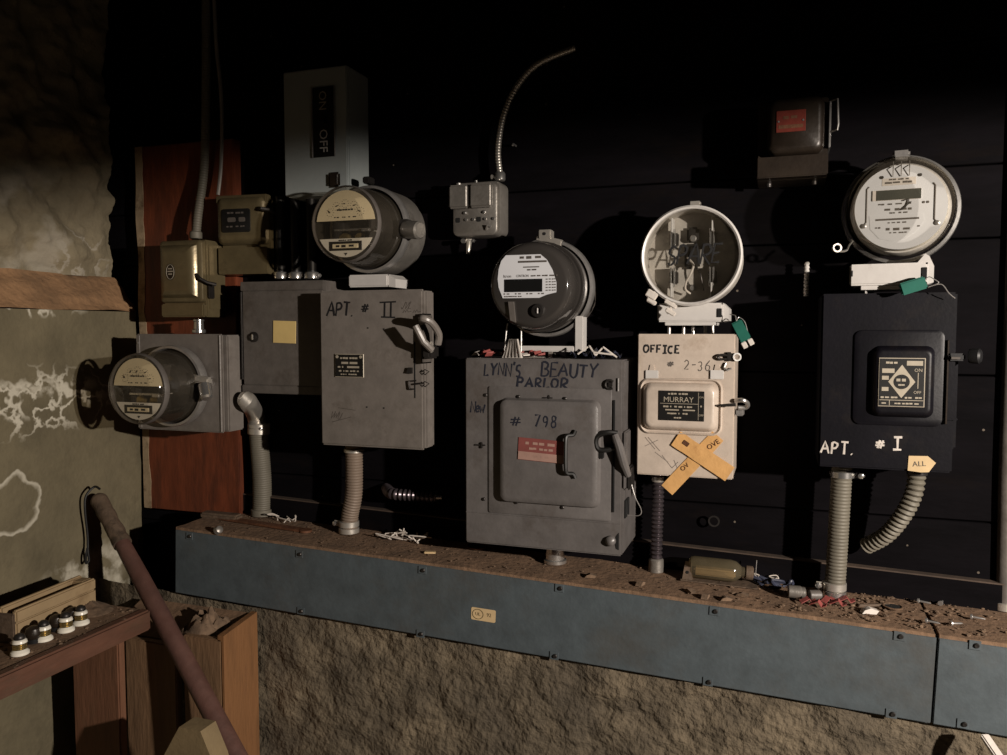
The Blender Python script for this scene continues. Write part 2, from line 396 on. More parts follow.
# painted left wall with white salt lines: blotches with a shape of their own
def left_wall_material(name, base, light, patches):
    m = mat(name, base, .9, 0, .22, 7, .35, 70, (tuple(c*.55 for c in base), .5, .75, 5))
    nt = m.node_tree; N = nt.nodes; L = nt.links; b = N['Principled BSDF']
    prev = b.inputs['Base Color'].links[0].from_socket
    tc = N.new('ShaderNodeTexCoord')
    def ramp(sock, stops):
        r = N.new('ShaderNodeValToRGB'); e = r.color_ramp.elements
        e[0].position, e[0].color = stops[0][0], (stops[0][1],)*3+(1,)
        e[1].position, e[1].color = stops[-1][0], (stops[-1][1],)*3+(1,)
        for p, v in stops[1:-1]:
            q = e.new(p); q.color = (v,)*3+(1,)
        L.new(sock, r.inputs['Fac']); return r.outputs['Color']
    for (c, rad, kind, sc_) in patches:
        mp = N.new('ShaderNodeMapping'); mp.inputs['Location'].default_value = [-c[i]/rad[i] for i in range(3)]
        mp.inputs['Scale'].default_value = [1/r for r in rad]
        L.new(tc.outputs['Object'], mp.inputs['Vector'])
        n = N.new('ShaderNodeTexNoise'); n.inputs['Scale'].default_value = sc_; n.inputs['Detail'].default_value = 4
        L.new(tc.outputs['Object'], n.inputs['Vector'])
        ln = N.new('ShaderNodeVectorMath'); ln.operation = 'LENGTH'; L.new(mp.outputs['Vector'], ln.inputs[0])
        if kind == 'ring':
            ad = N.new('ShaderNodeMath'); ad.operation = 'MULTIPLY_ADD'; ad.inputs[1].default_value = .8
            L.new(n.outputs['Fac'], ad.inputs[0]); L.new(ln.outputs['Value'], ad.inputs[2])
            f = ramp(ad.outputs[0], [(.0, 0), (.90, 0), (.955, .8), (.975, .8), (1.0, 0)])
        else:
            edge = ramp(ln.outputs['Value'], [(.55, 1), (1.0, 0)])
            if kind == 'lines':
                f0 = ramp(n.outputs['Fac'], [(.0, 0), (.470, 0), (.491, 1), (.508, 1), (.529, 0), (1, 0)])
            else:
                f0 = ramp(n.outputs['Fac'], [(.0, 0), (.48, 0), (.6, .8), (1, .9)])
            mu = N.new('ShaderNodeMath'); mu.operation = 'MULTIPLY'; L.new(f0, mu.inputs[0]); L.new(edge, mu.inputs[1]); f = mu.outputs[0]
        mx = N.new('ShaderNodeMixRGB'); mx.inputs['Color2'].default_value = tuple(light)+(1,)
        L.new(f, mx.inputs['Fac']); L.new(prev, mx.inputs['Color1']); prev = mx.outputs['Color']
    L.new(prev, b.inputs['Base Color'])
    return m

XL = -1.5
def wl(px, py, X=XL): return tuple(on_x(px, py, X))
M['left_low'] = left_wall_material('olive_painted_concrete', (.15, .125, .075), (.56, .52, .42), [
    (wl(35, 402), (.3, .24, .085), 'lines', 13), (wl(35, 398), (.3, .22, .05), 'lines', 8), (wl(58, 386), (.3, .12, .026), 'patch', 26), (wl(13, 510), (.3, .115, .125), 'ring', 9),
    (wl(103, 578), (.3, .15, .095), 'patch', 15), (wl(62, 600), (.3, .16, .03), 'patch', 18), (wl(84, 580), (.3, .13, .07), 'patch', 21), (wl(35, 305), (.3, .16, .03), 'lines', 10)])
M['left_up'] = left_wall_material('pale_rubble_stone', (.235, .195, .125), (.36, .32, .25), [
    (wl(20, 235, -1.6), (.3, .15, .2), 'patch', 11), (wl(65, 260, -1.6), (.3, .12, .1), 'lines', 14)])
M['ledge'] = mat('orange_tan_ledge', (.30, .17, .085), .95, 0, .3, 10, .6, 60, ((.16, .10, .055), .5, .75, 8))
zl = on_y(137, 312, -.03).z
o = rough_grid(-2.2, -.03, 0.0, zl, 130, 120, .006, 7, 3, lambda y, z, h: Vector((XL-.004+h*1.0, y, z))).obj('wall_left', 'left_low', smooth=180, kind='structure')
XU = on_y(114, 230, -.03).x-.004
def ledge_fn(y, t, h): return Vector((XL-.004+(XU-XL+.004)*t+h+.006*math.sin(PI*t), y, zl+.085*t+h*.5))
rough_grid(-2.2, -.03, 0, 1, 120, 10, .006, 9, 5, ledge_fn).obj('trim_1', 'ledge', smooth=180, kind='structure')
rough_grid(-2.2, -.03, zl+.083, 2.5, 230, 140, .030, 11, 8, lambda y, z, h: Vector((XU+h, y, z))).obj('wall_upper_left', 'left_up', smooth=180, kind='structure')

# back wall: black-painted boards
M['black_wall'] = mat('black_painted_boards', (.0032, .0026, .0034), .8, 0, .5, 7, .12, 40, ((.007, .0045, .0035), .55, .8, 5), stretch=(.6, 1, 2.5), spec=.06)
def flecks(m):
    nt = m.node_tree; N = nt.nodes; L = nt.links; b = N['Principled BSDF']; src = b.inputs['Base Color'].links[0].from_socket
    tc = N.new('ShaderNodeTexCoord'); v = N.new('ShaderNodeTexVoronoi'); v.inputs['Scale'].default_value = 26
    L.new(tc.outputs['Object'], v.inputs['Vector'])
    lt = N.new('ShaderNodeMath'); lt.operation = 'LESS_THAN'; lt.inputs[1].default_value = .055; L.new(v.outputs['Distance'], lt.inputs[0])
    sp = N.new('ShaderNodeSeparateColor'); L.new(v.outputs['Color'], sp.inputs[0])
    gt = N.new('ShaderNodeMath'); gt.operation = 'GREATER_THAN'; gt.inputs[1].default_value = .80; L.new(sp.outputs[0], gt.inputs[0])
    mu = N.new('ShaderNodeMath'); mu.operation = 'MULTIPLY'; L.new(lt.outputs[0], mu.inputs[0]); L.new(gt.outputs[0], mu.inputs[1])
    mx = N.new('ShaderNodeMixRGB'); mx.inputs['Color2'].default_value = (.12, .10, .08, 1); L.new(mu.outputs[0], mx.inputs['Fac']); L.new(src, mx.inputs['Color1'])
    L.new(mx.outputs['Color'], b.inputs['Base Color'])
flecks(M['black_wall'])
M['bare_strip'] = mat('scuffed_board_edge', (.06, .04, .028), .8, 0, .5, 12, .1, 40)
mb = MB()
seams = [1.02, 1.16, 1.42, 1.66, on_y(600, 187, 0).z, 2.0, 2.2, 2.6]
zz = [0.0]+seams
for a, b in zip(zz, zz[1:]): mb.box(-1.75, 1.5, .0, .03, a+.0015, b-.0015, .0015, 1)
mb.box(-1.75, 1.5, .03, .05, 0, 2.6)
mb.obj('wall_back', 'black_wall', kind='structure')
# skirting strip low on the wall, its worn top edge in a paler colour
zb = .985
pa = on_y(272, 498, -.018); pb = on_y(850, 567, -.018); pc = on_y(1000, 585, -.018)
slope = (pb.z-pa.z)/(pb.x-pa.x)
mb = MB(); mb.poly([(-1.3, .9), (1.5, .9), (1.5, pa.z+slope*(1.5-pa.x)), (-1.3, pa.z+slope*(-1.3-pa.x))], .001, .018)
mb.obj('baseboard_back', 'black_wall', kind='structure')
mb = MB(); z0_ = pa.z+slope*(-1.3-pa.x); z1_ = pa.z+slope*(1.5-pa.x)
mb.poly([(-1.3, z0_), (1.5, z1_), (1.5, z1_+.0025), (-1.3, z0_+.0025)], .001, .0188); mb.obj('trim_3', 'bare_strip', kind='structure')

# concrete foundation under the trough
FY = -.165
rough_grid(-1.52, 1.5, 0, 1.0, 460, 170, .010, 17, 11, lambda x, z, h: Vector((x, FY-h*.8, z*(.866-.034*x)))).obj('wall_foundation', 'concrete', smooth=180, kind='structure')
mb = MB(); mb.box(-1.52, 1.5, FY+.012, -.001, 0, .81); mb.obj('trim_2', 'concrete', kind='structure')
M['floor'] = mat('dirty_concrete_floor', (.10, .085, .065), .9, 0, .4, 5, .4, 30)
mb = MB(); mb.box(-1.75, 2.6, -3.2, .05, -.05, 0); mb.obj('floor', 'floor', kind='structure')
M['ceil'] = mat('dark_joists', (.012, .010, .009), .8, 0, .4, 6, .2, 30)
mb = MB(); mb.box(-1.75, 2.6, -3.2, .05, 2.6, 2.65)
for i in range(6): mb.box(-1.5+i*.6, -1.45+i*.6, -3.2, -.0, 2.45, 2.6)
mb.obj('ceiling', 'ceil', kind='structure')

# ================================================================== RED PLANK
a = on_y(135, 150, -.03); b_ = on_y(241, 330, -.03)
px0 = on_y(139.5, 330, -.03).x; px1 = on_y(236.5, 330, -.03).x; pz1 = on_y(180, 143, -.03).z; pz0 = 1.056
t = thing('backing_plank', 'wide red-stained plank with a bare splintered edge behind the small brassy boxes', 'plank', ((px0+px1)/2, 0, pz0))
w = (px1-px0)/2
MB().box(-w+.012, w, -.03, -.001, .002, pz1-pz0, .002).obj('board', 'red_wood', t)
mb = MB(); rs = []
for i in range(41):
    z = .002+(pz1-pz0-.002)*i/40; e = .010+.009*noise.noise(Vector((z*11, 3, 0)))+.004*noise.noise(Vector((z*40, 1, 0)))
    rs.append([Vector((-w, -.001, z)), Vector((-w+.004*noise.noise(Vector((z*9, 8, 1))), -.030, z)), Vector((-w+.012+e, -.0312, z)), Vector((-w+.012+e, -.001, z))])
mb.rings(rs).obj('bare_edge', 'wood_edge', t, smooth=0, label='pale bare splintered edge')

# ================================================================== WIREWAY TROUGH
TA = .034                                              # it runs slightly downhill
def top_z(X): return 1.018-.034*X
TH = .15
def trough(x0, x1, label, screws, sticker=None):
    t = thing('wireway_trough', label, 'wireway', (x0, 0, top_z(x0)), ry=TA)
    W = (x1-x0)-.0012
    MB().box(0.0012, W, -.176, -.002, -TH, -.004, .0015).obj('body', 'trough', t)
    MB().box(0.0012, W, -.183, -.1765, -TH+.004, -.003, .0012).obj('cover_panel', 'trough', t)
    mb = MB(); rs = []
    n = int(W/.02)
    for i in range(n+1):
        x = .002+(W-.004)*i/n
        q = [Vector((x, y, .0)) for y in (-.182, -.15, -.11, -.07, -.03, -.003)]
        for v in q: v.z = .0015+.004*abs(noise.noise(Vector((v.x*14+x0, v.y*14, 2))))*(0.15 if v.y in (-.182, -.003) else 1)
        rs.append([Vector((x, -.003, -.0035)), Vector((x, -.182, -.0035))]+q)
    mb.rings(rs).obj('dust_coating', 'dust', t, smooth=60, label='rust-brown dust lying on the lid')
    for X, Z in screws:
        lx = X-x0
        c = MB().box(lx-.0085, lx+.0085, -.1848, -.1832, Z-.0075, Z+.0075, .0004, 1).obj('clip', 'trough', t)
        MB().lathe([(.0042, 0), (.0042, .0015), (.003, .003), (.0006, .0028)], (lx+.002, -.1848, Z), seg=12).obj('screw', 'dark_metal', c)
    if sticker:
        px, py = sticker
        p = on_y(px, py, -.183); lx = (p.x-x0); lz = p.z-(top_z(p.x))
        s_ = MB().rrect(lx, lz, .050, .0245, .003, [(0, .1832), (0, .1838)]).obj('sticker', 'tag', t, label='small cream oval-mark sticker')
        mb = MB()
        el = [(lx-.011+.011*math.cos(2*PI*i/24), lz+.0095*math.sin(2*PI*i/24)) for i in range(25)]
        mb.tube([Vector((x, -.184, z)) for x, z in el], .0006, 6)
        mb.text('UL', .009, lx-.011, lz, .1838); mb.text('92', .010, lx+.012, lz+.001, .1838)
        mb.obj('sticker_print', 'olive', s_)
    return t
def ts(px, py):
    p = on_y(px, py, -.183); return (p.x, p.z-top_z(p.x))
X0 = on_y(175, 530, -.183).x; XM = on_y(937.5, 660, -.183).x
trough(X0, XM, 'long blue-grey wireway trough with a dusty lid running under all the meter boxes', [ts(300, 554), ts(303, 611), ts(423, 570), ts(423, 634), ts(560, 588), ts(557, 656), ts(715, 611), ts(711, 682), ts(900, 636), ts(895, 714), ts(190, 536)], (485, 615))
trough(XM, .95, 'short end section of blue-grey wireway past the dark vertical joint', [ts(975, 645), ts(966, 724)])

# ================================================================== METERS
def ring_profile(R): return [(R*.93, .002), (R*.985, .003), (R, .008), (R, .019), (R*.985, .024), (R*.93, .025), (R*.915, .021), (R*.915, .006)]

def mech_meter(root, R, glassmat, faced):
    """Old induction meter with a round glass jar."""
    MB().lathe([(R*.90, .001), (R*.90, .014), (R*.62, .018), (R*.55, .03)], seg=48).obj('base', 'dark_metal', root)
    MB().lathe(ring_profile(R), seg=56, close=True).obj('locking_ring', 'steel', root)
    g = R*.90
    MB().lathe([(g*.97, .020), (g*.97, .03), (g*.93, .09), (g*.905, .112), (g*.875, .122), (g*.81, .128), (g*.70, .130), (0, .1305)], seg=56, cap0=False).obj('glass_cover', glassmat, root)
    MB().lathe([(g*.913, .104), (g*.93, .107), (g*.92, .113), (g*.895, .117), (g*.882, .112), (g*.892, .106)], seg=56, close=True).obj('glass_rim', 'grey_dark', root)
    mb = MB()
    mb.lathe([(.062, .028), (.062, .062), (.05, .066)], seg=32); mb.box(-.040, -.030, -.094, -.05, -.045, .05, .002); mb.box(.030, .040, -.094, -.05, -.045, .05, .002)
    mb.box(-.046, .046, -.094, -.086, .012, .03, .002)
    mb.obj('frame', 'dark_metal', root)
    mb = MB(); mb.lathe([(.013, .03), (.013, .088), (.009, .09)], (-.018, 0, -.028), seg=20); mb.lathe([(.013, .03), (.013, .088), (.009, .09)], (.018, 0, -.028), seg=20)
    mb.box(-.012, .012, -.084, -.04, .016, .046, .002); mb.obj('coil', 'brass', root)
    MB().lathe([(.047, 0), (.047, .0018)], (0, -.058, -.012), (0, 0, 1), 40).obj('disc', 'bright', root)
    r = g*.80; d = faced
    pts = [(-r*math.cos(math.asin(.10)), r*.10)]+[(r*math.cos(math.radians(a)), r*math.sin(math.radians(a))) for a in range(174, 5, -8)]+[(r*math.cos(math.asin(.10)), r*.10)]
    dp = MB().poly(pts, d, d+.0015).obj('dial_plate', 'cream', root, label='cream dial plate')
    for k in range(5):
        a = math.radians(150-30*k); cx = r*.60*math.cos(a); cz = r*.10+r*.50*math.sin(a)
        mb = MB()
        for q in range(10):
            b = 2*PI*q/10
            mb.tube([(cx+.0072*math.cos(b), -d-.0018, cz+.0072*math.sin(b)), (cx+.0086*math.cos(b), -d-.0018, cz+.0086*math.sin(b))], .00045, 4)
        b = random.uniform(0, 6.28); mb.tube([(cx, -d-.0024, cz), (cx+.0062*math.cos(b), -d-.0024, cz+.0062*math.sin(b))], [.0012, .0004], 5)
        mb.obj('dial', 'ink', dp)
    MB().text('KILOWATTHOURS', .0052, 0, r*.42, d+.0015).text('CL 200   240V   3W   TYPE', .0036, 0, r*.2, d+.0015).obj('print', 'ink', dp)
    pts = [(r*math.cos(math.radians(a)), r*math.sin(math.radians(a))) for a in range(206, 335, 8)]
    np_ = MB().poly(pts, d, d+.0015).obj('name_plate', 'ivory', root, label='pale lower name plate')
    MB().box(-r*.56, r*.56, -d-.0026, -d-.0015, -r*.80, -r*.52, .0004, 1).obj('panel', 'plate_black', np_)
    mb = MB(); mb.box(-r*.44, r*.44, -d-.0034, -d-.0026, -r*.73, -r*.60, .0002, 1); mb.obj('strip', 'cream', np_)
    mb = MB(); mb.text('48 291 706', .0075, 0, -r*.665, d+.0034); mb.text('WATTHOUR METER', .004, 0, -r*.49, d+.0015)
    mb.poly([(0, -r*.95), (.004, -r*.87), (-.004, -r*.87)], d+.0016, d+.002); mb.obj('print', 'ink', np_)
    mb = MB(); mb.box(.034, .052, -d-.001, -d+.02, -.016, -.010, .001); mb.box(-.03, .05, -d+.004, -d+.008, -.013, -.009, .001); mb.obj('magnet', 'bright', root)

# ---- 1: meter box at the far left, its meter
fr = Frame(137, 226, 334, 431, .165, .105)
LB = fr
t = thing('meter_box', 'square grey meter box on the red plank carrying a glass-domed dial meter', 'meter box', fr.loc)
w, h, d = fr.W/2, fr.H/2, fr.dd
for sz in (-.06, .06): MB().box(-w+.03, w-.03, .0003, .0735, sz-.02, sz+.02, .002).obj('mount_rail', 'dark_metal', t)
MB().box(-w+.002, w, -d+.008, 0, -h+.002, h-.002, .003).obj('body', 'grey', t)
mb = MB(); mb.box(-w, w-.010, -d, -d+.0078, -h, h, .0025); mb.box(-w+.0015, -w+.0115, -d-.0012, -d+.002, -h+.003, h-.003, .0008, 1)
mb.box(w-.016, w-.012, -d-.002, -d+.002, -h+.002, h-.002, .001, 1); mb.obj('cover', 'grey', t)
for sx, sz in ((-1, -1), (-1, 1)):
    screw(MB(), sx*(w-.007), sz*(h-.02), d+.0012).obj('screw', 'steel', t)
def wall_meter_root(name, label, px, py, dbase, rz=0, cat='electric meter'):
    p = on_y(px, py, -dbase)
    return thing(name, label, cat, p, rz=rz)
t = wall_meter_root('electric_meter', 'round glass dial meter on the square grey box throwing its shadow on the olive wall', 177, 385.5, fr.d+.0022)
mech_meter(t, .0895, 'dusty', .112)
lk = MB().box(.055, .105, -.030, -.012, .020, .036, .004).obj('lock_lug', 'zinc', t, rot=(0, math.radians(8), 0))
MB().lathe([(.013, 0), (.013, .03), (.009, .034)], (.100, -.034, .020), (.35, -.2, -.5), 20).obj('barrel_lock', 'bright', lk)
MB().lathe([(.011, 0), (.012, .004), (.008, .006)], (.060, -.0302, .028), seg=20).obj('lock_screw', 'dark_metal', lk)

# ---- APT II meter on a socket flange
def socket_flange(root, w, z0, z1, dp, m='white_metal', lug=True):
    mb = MB(); mb.box(-w, w, -dp, -.0, z0, z1, .003)
    mb.box(-w+.014, w-.03, -dp+.004, -.012, z0-.009, z0+.001, .001, 1)
    fl = mb.obj('flange', m, root)
    mb = MB(); mb.box(w-.004, w+.012, -dp*.8, -.0, z0+.006, z1+.010, .002); mb.obj('flange_ear', m, fl)
    MB().box(w-.016, w-.006, -dp-.0010, -dp+.004, z0+.009, z1-.002, .0006, 1).obj('flange_slot', 'hole', fl)
    return fl
t = wall_meter_root('electric_meter', 'glass dial meter with a cream half-moon dial above the box marked APT II', 373, 230.5, .075)
mech_meter(t, .0915, 'dusty', .112)
mb = MB(); mb.lathe([(.086, -.073), (.090, -.07), (.090, 0), (.07, .0008)], seg=48); bs = mb.obj('round_socket', 'cast', t)
p = on_y(388, 282, -.085)-Vector(t.location)
mb = MB(); mb.box(-.050, .044, -.02, .055, -.120, -.094, .003); mb.obj('flange', 'white_metal', t, label='pale flange under the meter')
mb = MB(); mb.poly([(.044, -.094), (.060, -.104), (.060, -.122), (.044, -.120)], -.05, .016); mb.obj('flange_ear', 'white_metal', t)
lk = MB().box(.072, .100, -.036, -.006, -.022, .016, .005).obj('lock_lug', 'dark_metal', t)
MB().lathe([(.0175, 0), (.0185, .004), (.0185, .036), (.015, .040)], (.088, -.024, -.004), (1, -.25, -.12), 24).obj('barrel_lock', 'cast', lk)
MB().box(-.008, .008, -.030, -.004, .094, .108, .002).obj('ring_tab', 'dark_metal', t)

# ---- smoky smart meter above the big grey box
t = wall_meter_root('electric_meter', 'smoky grey digital meter with a white label above the widest box', 548.5, 288.5, .07)
R = .096
MB().lathe([(R*.88, -.066), (R*.9, -.06), (R*.9, .0), (R*.7, .001)], seg=48).obj('round_socket', 'grey_dark', t)
MB().lathe(ring_profile(R), seg=56, close=True).obj('locking_ring', 'steel', t)
g = R*.9
MB().lathe([(g*.98, .018), (g*.98, .034), (g*1.0, .036), (g*.99, .05), (g*.95, .052), (g*.945, .098), (g*.94, .106), (g*.925, .114), (g*.90, .1205), (g*.87, .125), (g*.83, .1285), (g*.78, .1300), (0, .1302)], seg=64, cap0=False).obj('cover', 'smoke', t)
MB().lathe([(g*.99, .060), (g*1.0, .064), (g*.99, .068), (g*.95, .067), (g*.95, .061)], seg=56, close=True).obj('cover_band', 'smoke', t)
def circ_clip(r, zlo, zhi, xhi=None, n=60):
    pts = []
    for i in range(n):
        a = 2*PI*i/n; x = r*math.cos(a); z = r*math.sin(a)
        pts.append((x, min(max(z, zlo), zhi)) if xhi is None else (min(x, xhi), min(max(z, zlo), zhi)))
    out = []
    for p in pts:
        if not out or (abs(p[0]-out[-1][0])+abs(p[1]-out[-1][1])) > 1e-5: out.append(p)
    return out
r = g*.80
lab = [(-.044, .055), (.022, .055), (.034, .045), (.045, .026), (.052, .004), (.052, -.014), (.034, -.018), (.020, -.0235), (-.050, -.0235), (-.058, -.004), (-.060, .012), (-.058, .030), (-.053, .045)]
lp = MB().poly(lab, .1302, .1312).obj('label_plate', 'white', t, label='white printed label')
MB().box(-.047, .026, -.1320, -.1311, -.0125, .011, .0004, 1).obj('display', 'lcd', lp)
mb = MB(); mb.text('50 174 382', .0075, .004, .050, .1312); mb.box(-.020, .034, -.1318, -.1311, .0405, .044, 0)
mb.box(-.010, .020, -.1318, -.1311, .0315, .0335, 0); mb.text('120 240V', .004, .006, .0275, .1312)
mb.text('Itron', .0078, -.041, .0165, .1312); mb.text('CENTRON', .0064, -.012, .0165, .1312, wide=.8); mb.text('TYPE C1S CL200 240V 3W', .0042, .030, .0165, .1312)
for i in range(5): mb.text('FM 2S 30TA', .0034, .042, .010-.005*i, .1312)
for i in range(4): mb.text('Kh 7.2', .0036, -.042+.022*i, -.0158, .1312)
mb.text('KILOWATTHOURS 60Hz', .0034, -.03, -.0205, .1312)
mb.obj('print', 'ink_faint', lp)
pt = MB().lathe([(.012, 0), (.013, .003), (.011, .006), (.006, .0065), (.006, .003)], (.018, -.1303, -.047), seg=28).obj('optical_port', 'dark_metal', t)
MB().box(.0165, .0195, -.1375, -.1362, -.052, -.042, .0005, 1).obj('port_slot', 'steel', pt)
mb = MB(); mb.poly([(-.038, -.030), (-.028, -.030), (-.024, -.068), (-.034, -.064)], .130, .136); mb.obj('reset_lever', 'grey_dark', t)
mb = MB(); mb.box(-.013, .013, -.030, -.006, .094, .112, .002); mb.box(-.02, .035, -.027, -.010, .084, .098, .003, rot=Matrix.Rotation(math.radians(14), 3, 'Y')); tb = mb.obj('ring_tab', 'zinc', t)
MB().lathe([(.003, 0), (.003, .001)], (0, -.0302, .104), seg=12).obj('tab_hole', 'hole', tb)
# white bracket under it
zb_ = -(288-352)/800*1.55
mb = MB(); mb.box(.060, .078, -.028, -.0, -.124, -.055, .002); mb.box(-.055, .060, -.028, -.0, -.124, -.113, .002)
br = mb.obj('bracket', 'white_metal', t, label='white bracket under the meter')
mb = MB(); mb.box(-.03, -.022, -.02, .0, -.136, -.124, .001); mb.box(.005, .015, -.02, .0, -.136, -.124, .001); mb.box(-.048, -.0, -.032, -.0, -.138, -.134, .001); mb.obj('bracket_stud', 'zinc', br)

# ---- empty socket marked SPARE
t = wall_meter_root('meter_socket', 'empty round meter socket under flat glass with SPARE written across it', 696.5, 260.5, .02, cat='meter socket')
R = .0885
MB().lathe([(R*.97, -.017), (R*.97, .082), (R, .084), (R*1.0, .098), (R*.97, .101), (R*.945, .101), (R*.935, .096), (R*.94, .08), (R*.93, .050), (.0, .050)], seg=64, cap1=False).obj('pan', 'socket_in', t)
MB().lathe([(R*.945, .092), (R*1.015, .093), (R*1.02, .097), (R*1.015, .105), (R*.98, .108), (R*.945, .106), (R*.935, .1)], seg=64, close=True).obj('ring', 'white_metal', t)
def jaw(x, z):
    mb = MB()
    mb.box(x-.004, x-.001, -.076, -.055, z-.018, z+.018, .0006, 1); mb.box(x+.002, x+.005, -.076, -.055, z-.018, z+.018, .0006, 1)
    j = mb.obj('jaw', 'bright', t)
    mb = MB(); mb.box(x-.007, x+.009, -.066, -.0505, z-.012, z+.012, .002); mb.obj('jaw_block', 'dark_metal', j)
for x in (-.036, .034):
    for z in (.034, -.036): jaw(x, z)
for x in (-.036, .0355):
    for z in (.058, -.060):
        MB().box(x-.0014, x+.0014, -.090, -.06, z-.013, z+.013, .0006, 1).obj('blade', 'white_metal', t)
mb = MB(); mb.box(-.016, .012, -.062, -.0505, -.02, .026, .004); mb.box(-.012, .010, -.064, -.0505, .028, .056, .004); mb.obj('centre_block', 'dark_metal', t)
mb = MB(); mb.lathe([(.006, .0502), (.006, .066), (.004, .068)], (0, 0, .035), seg=18); mb.lathe([(.005, .0502), (.005, .062)], (.0, 0, -.055), seg=16); mb.obj('post', 'steel', t)
mb = MB(); mb.tube(catmull([(-.010, -.066, .0), (.002, -.076, -.014), (-.002, -.080, -.030), (-.010, -.076, -.044), (-.012, -.072, -.058), (-.004, -.064, -.066)]), .0020, 8); mb.obj('loose_wire', 'white_wire', t)
mb = MB(); mb.tube(catmull([(.004, -.066, -.014), (.014, -.074, -.030), (.018, -.072, -.048), (.02, -.06, -.06)]), .0014, 8); mb.obj('loose_wire', 'dark_metal', t)
gl = MB().lathe([(R*.933, .0985), (R*.933, .1005), (0, .1005), (0, .0985)], seg=56, close=False).obj('cover_glass', 'flat_glass', t)
MB().hand('SPARE', .034, -.043, -.014, .1012, .0036, slant=.18, wide=.62, gap=.06, jit=.06, seed=4).obj('handwriting', 'ink', gl)
MB().tube(arc_pts := [Vector((.0+.0855*math.cos(math.radians(a)), -.104, .0855*math.sin(math.radians(a)))) for a in range(60, 112, 4)], .0018, 8).obj('glass_clip', 'dark_metal', t)
MB().box(-.004, .016, -.104, -.09, .089, .097, .002).obj('ring_tab', 'zinc', t)
mb = MB(); mb.box(-.061, .056, -.085, .015, -.118, -.084, .003); fl = mb.obj('flange', 'white_metal', t)
mb = MB(); mb.poly([(.056, -.084), (.066, -.094), (.066, -.116), (.056, -.118)], -.0, .08); mb.obj('flange_ear', 'white_metal', fl)
MB().box(.046, .054, -.087, -.08, -.110, -.094, .0008, 1).obj('flange_slot', 'hole', fl)
mb = MB(); mb.box(-.048, .044, -.08, .0, -.1245, -.1185, .001); mb.obj('flange_lip', 'white_metal', fl)
for x in (-.045, -.018, .0, .022, .035):
    MB().lathe([(.0035, 0), (.0035, .017)], (x, -.04, -.142), (0, 0, 1), 12).obj('stud', 'steel', t)
# white seal clips hanging on the ring
mb = MB()
R3 = Matrix.Rotation(math.radians(32), 3, 'Y')
for k in range(2):
    mb.box(-.0105, .0105, -.008, .0, .004-.007+.012*k*0, .011, .0015, rot=R3) if k == 0 else mb.box(-.0095, .0095, -.008, .0, -.012, -.004, .0015, rot=R3)
mb.box(-.003, .003, -.006, -.001, -.012, .011, .001, rot=R3)
p = on_y(652, 297, -.128)
tag(mb.obj('seal_clip', 'paper', loc=p), 'white plastic seal clip on the lower rim of the SPARE socket', 'seal', 'white seal clips')
mb = MB(); mb.box(-.0125, .0125, -.008, .0, .003, .011, .0015, rot=R3); mb.box(-.010, .010, -.008, .0, -.012, -.003, .0015, rot=R3); mb.box(-.003, .003, -.006, -.001, -.012, .011, .001, rot=R3)
p = on_y(671, 308, -.128)
tag(mb.obj('seal_clip', 'paper', loc=p), 'white plastic seal clip against the flange below SPARE socket', 'seal', 'white seal clips')
def green_seal(p, ang, label, wire, tabs):
    t = thing('padlock_seal', label, 'seal', p)
    Rm = Matrix.Rotation(ang, 3, 'Y')
    MB().box(-.010, .010, -.006, .006, -.019, .019, .002, rot=Rm, at=(0, 0, 0)).obj('seal_body', 'green', t)
    MB().tube(catmull([Vector(q) for q in wire]), .0008, 6).obj('wire', 'steel', t)
    if tabs:
        mb = MB()
        for x in (-.006, .006): mb.box(x-.0045, x+.0045, -.003, .003, -.031, -.0192, .001, rot=Rm, at=(0, 0, 0))
        mb.obj('seal_tab', 'paper', t)
    return t
p = on_y(741, 331, -.12)
green_seal(p, math.radians(-28), 'green wire seal with white tabs hanging beside the beige box', [(-.02, .005, .03), (-.010, -.002, .027), (-.008, -.004, .018), (-.004, 0, .024), (.006, 0, .016), (.012, 0, -.004), (.016, -.002, -.018)], True)

# ---- bright digital meter on the right
t = wall_meter_root('electric_meter', 'bright round digital meter with a full white face above the black box', 899.5, 211.5, .085, rz=math.radians(-6))
R = .0905
MB().lathe([(R*.70, -.08), (R*.72, -.075), (R*.80, .0), (R*.6, .001)], seg=48).obj('round_socket', 'cast', t)
MB().lathe(ring_profile(R), seg=64, close=True).obj('locking_ring', 'bright', t)
g = R*.9
MB().lathe([(g*.985, .018), (g*.985, .028), (g*.965, .045), (g*.955, .074), (g*.93, .083), (g*.86, .0885), (.0, .0895)], seg=64, cap0=False).obj('glass_cover', 'clear', t)
MB().lathe([(g*.93, .001), (g*.93, .028), (g*.89, .036), (g*.86, .036), (g*.85, .032), (g*.80, .032)], seg=56).obj('bezel', 'white_metal', t)
fp = MB().lathe([(g*.845, .050), (g*.84, .0525), (.0, .0525)], seg=56).obj('face_plate', 'white', t)
MB().lathe([(g*.86, .033), (g*.845, .050)], seg=56, cap0=False, cap1=False).obj('face_skirt', 'ivory', t)
MB().box(-.042, .030, -.0545, -.0524, .012, .029, .0005, 1).obj('display_frame', 'paper', fp)
MB().box(-.036, .030, -.0552, -.0544, .0125, .0285, .0005, 1).obj('display', 'lcd_grey', fp)
mb = MB()
for sx in (-1, 1):
    mb.tube([(sx*.047, -.053, .036), (sx*.050, -.053, .032), (sx*.050, -.053, -.022), (sx*.055, -.053, -.029)], .0012, 6)
mb.obj('face_groove', 'grey_dark', fp)
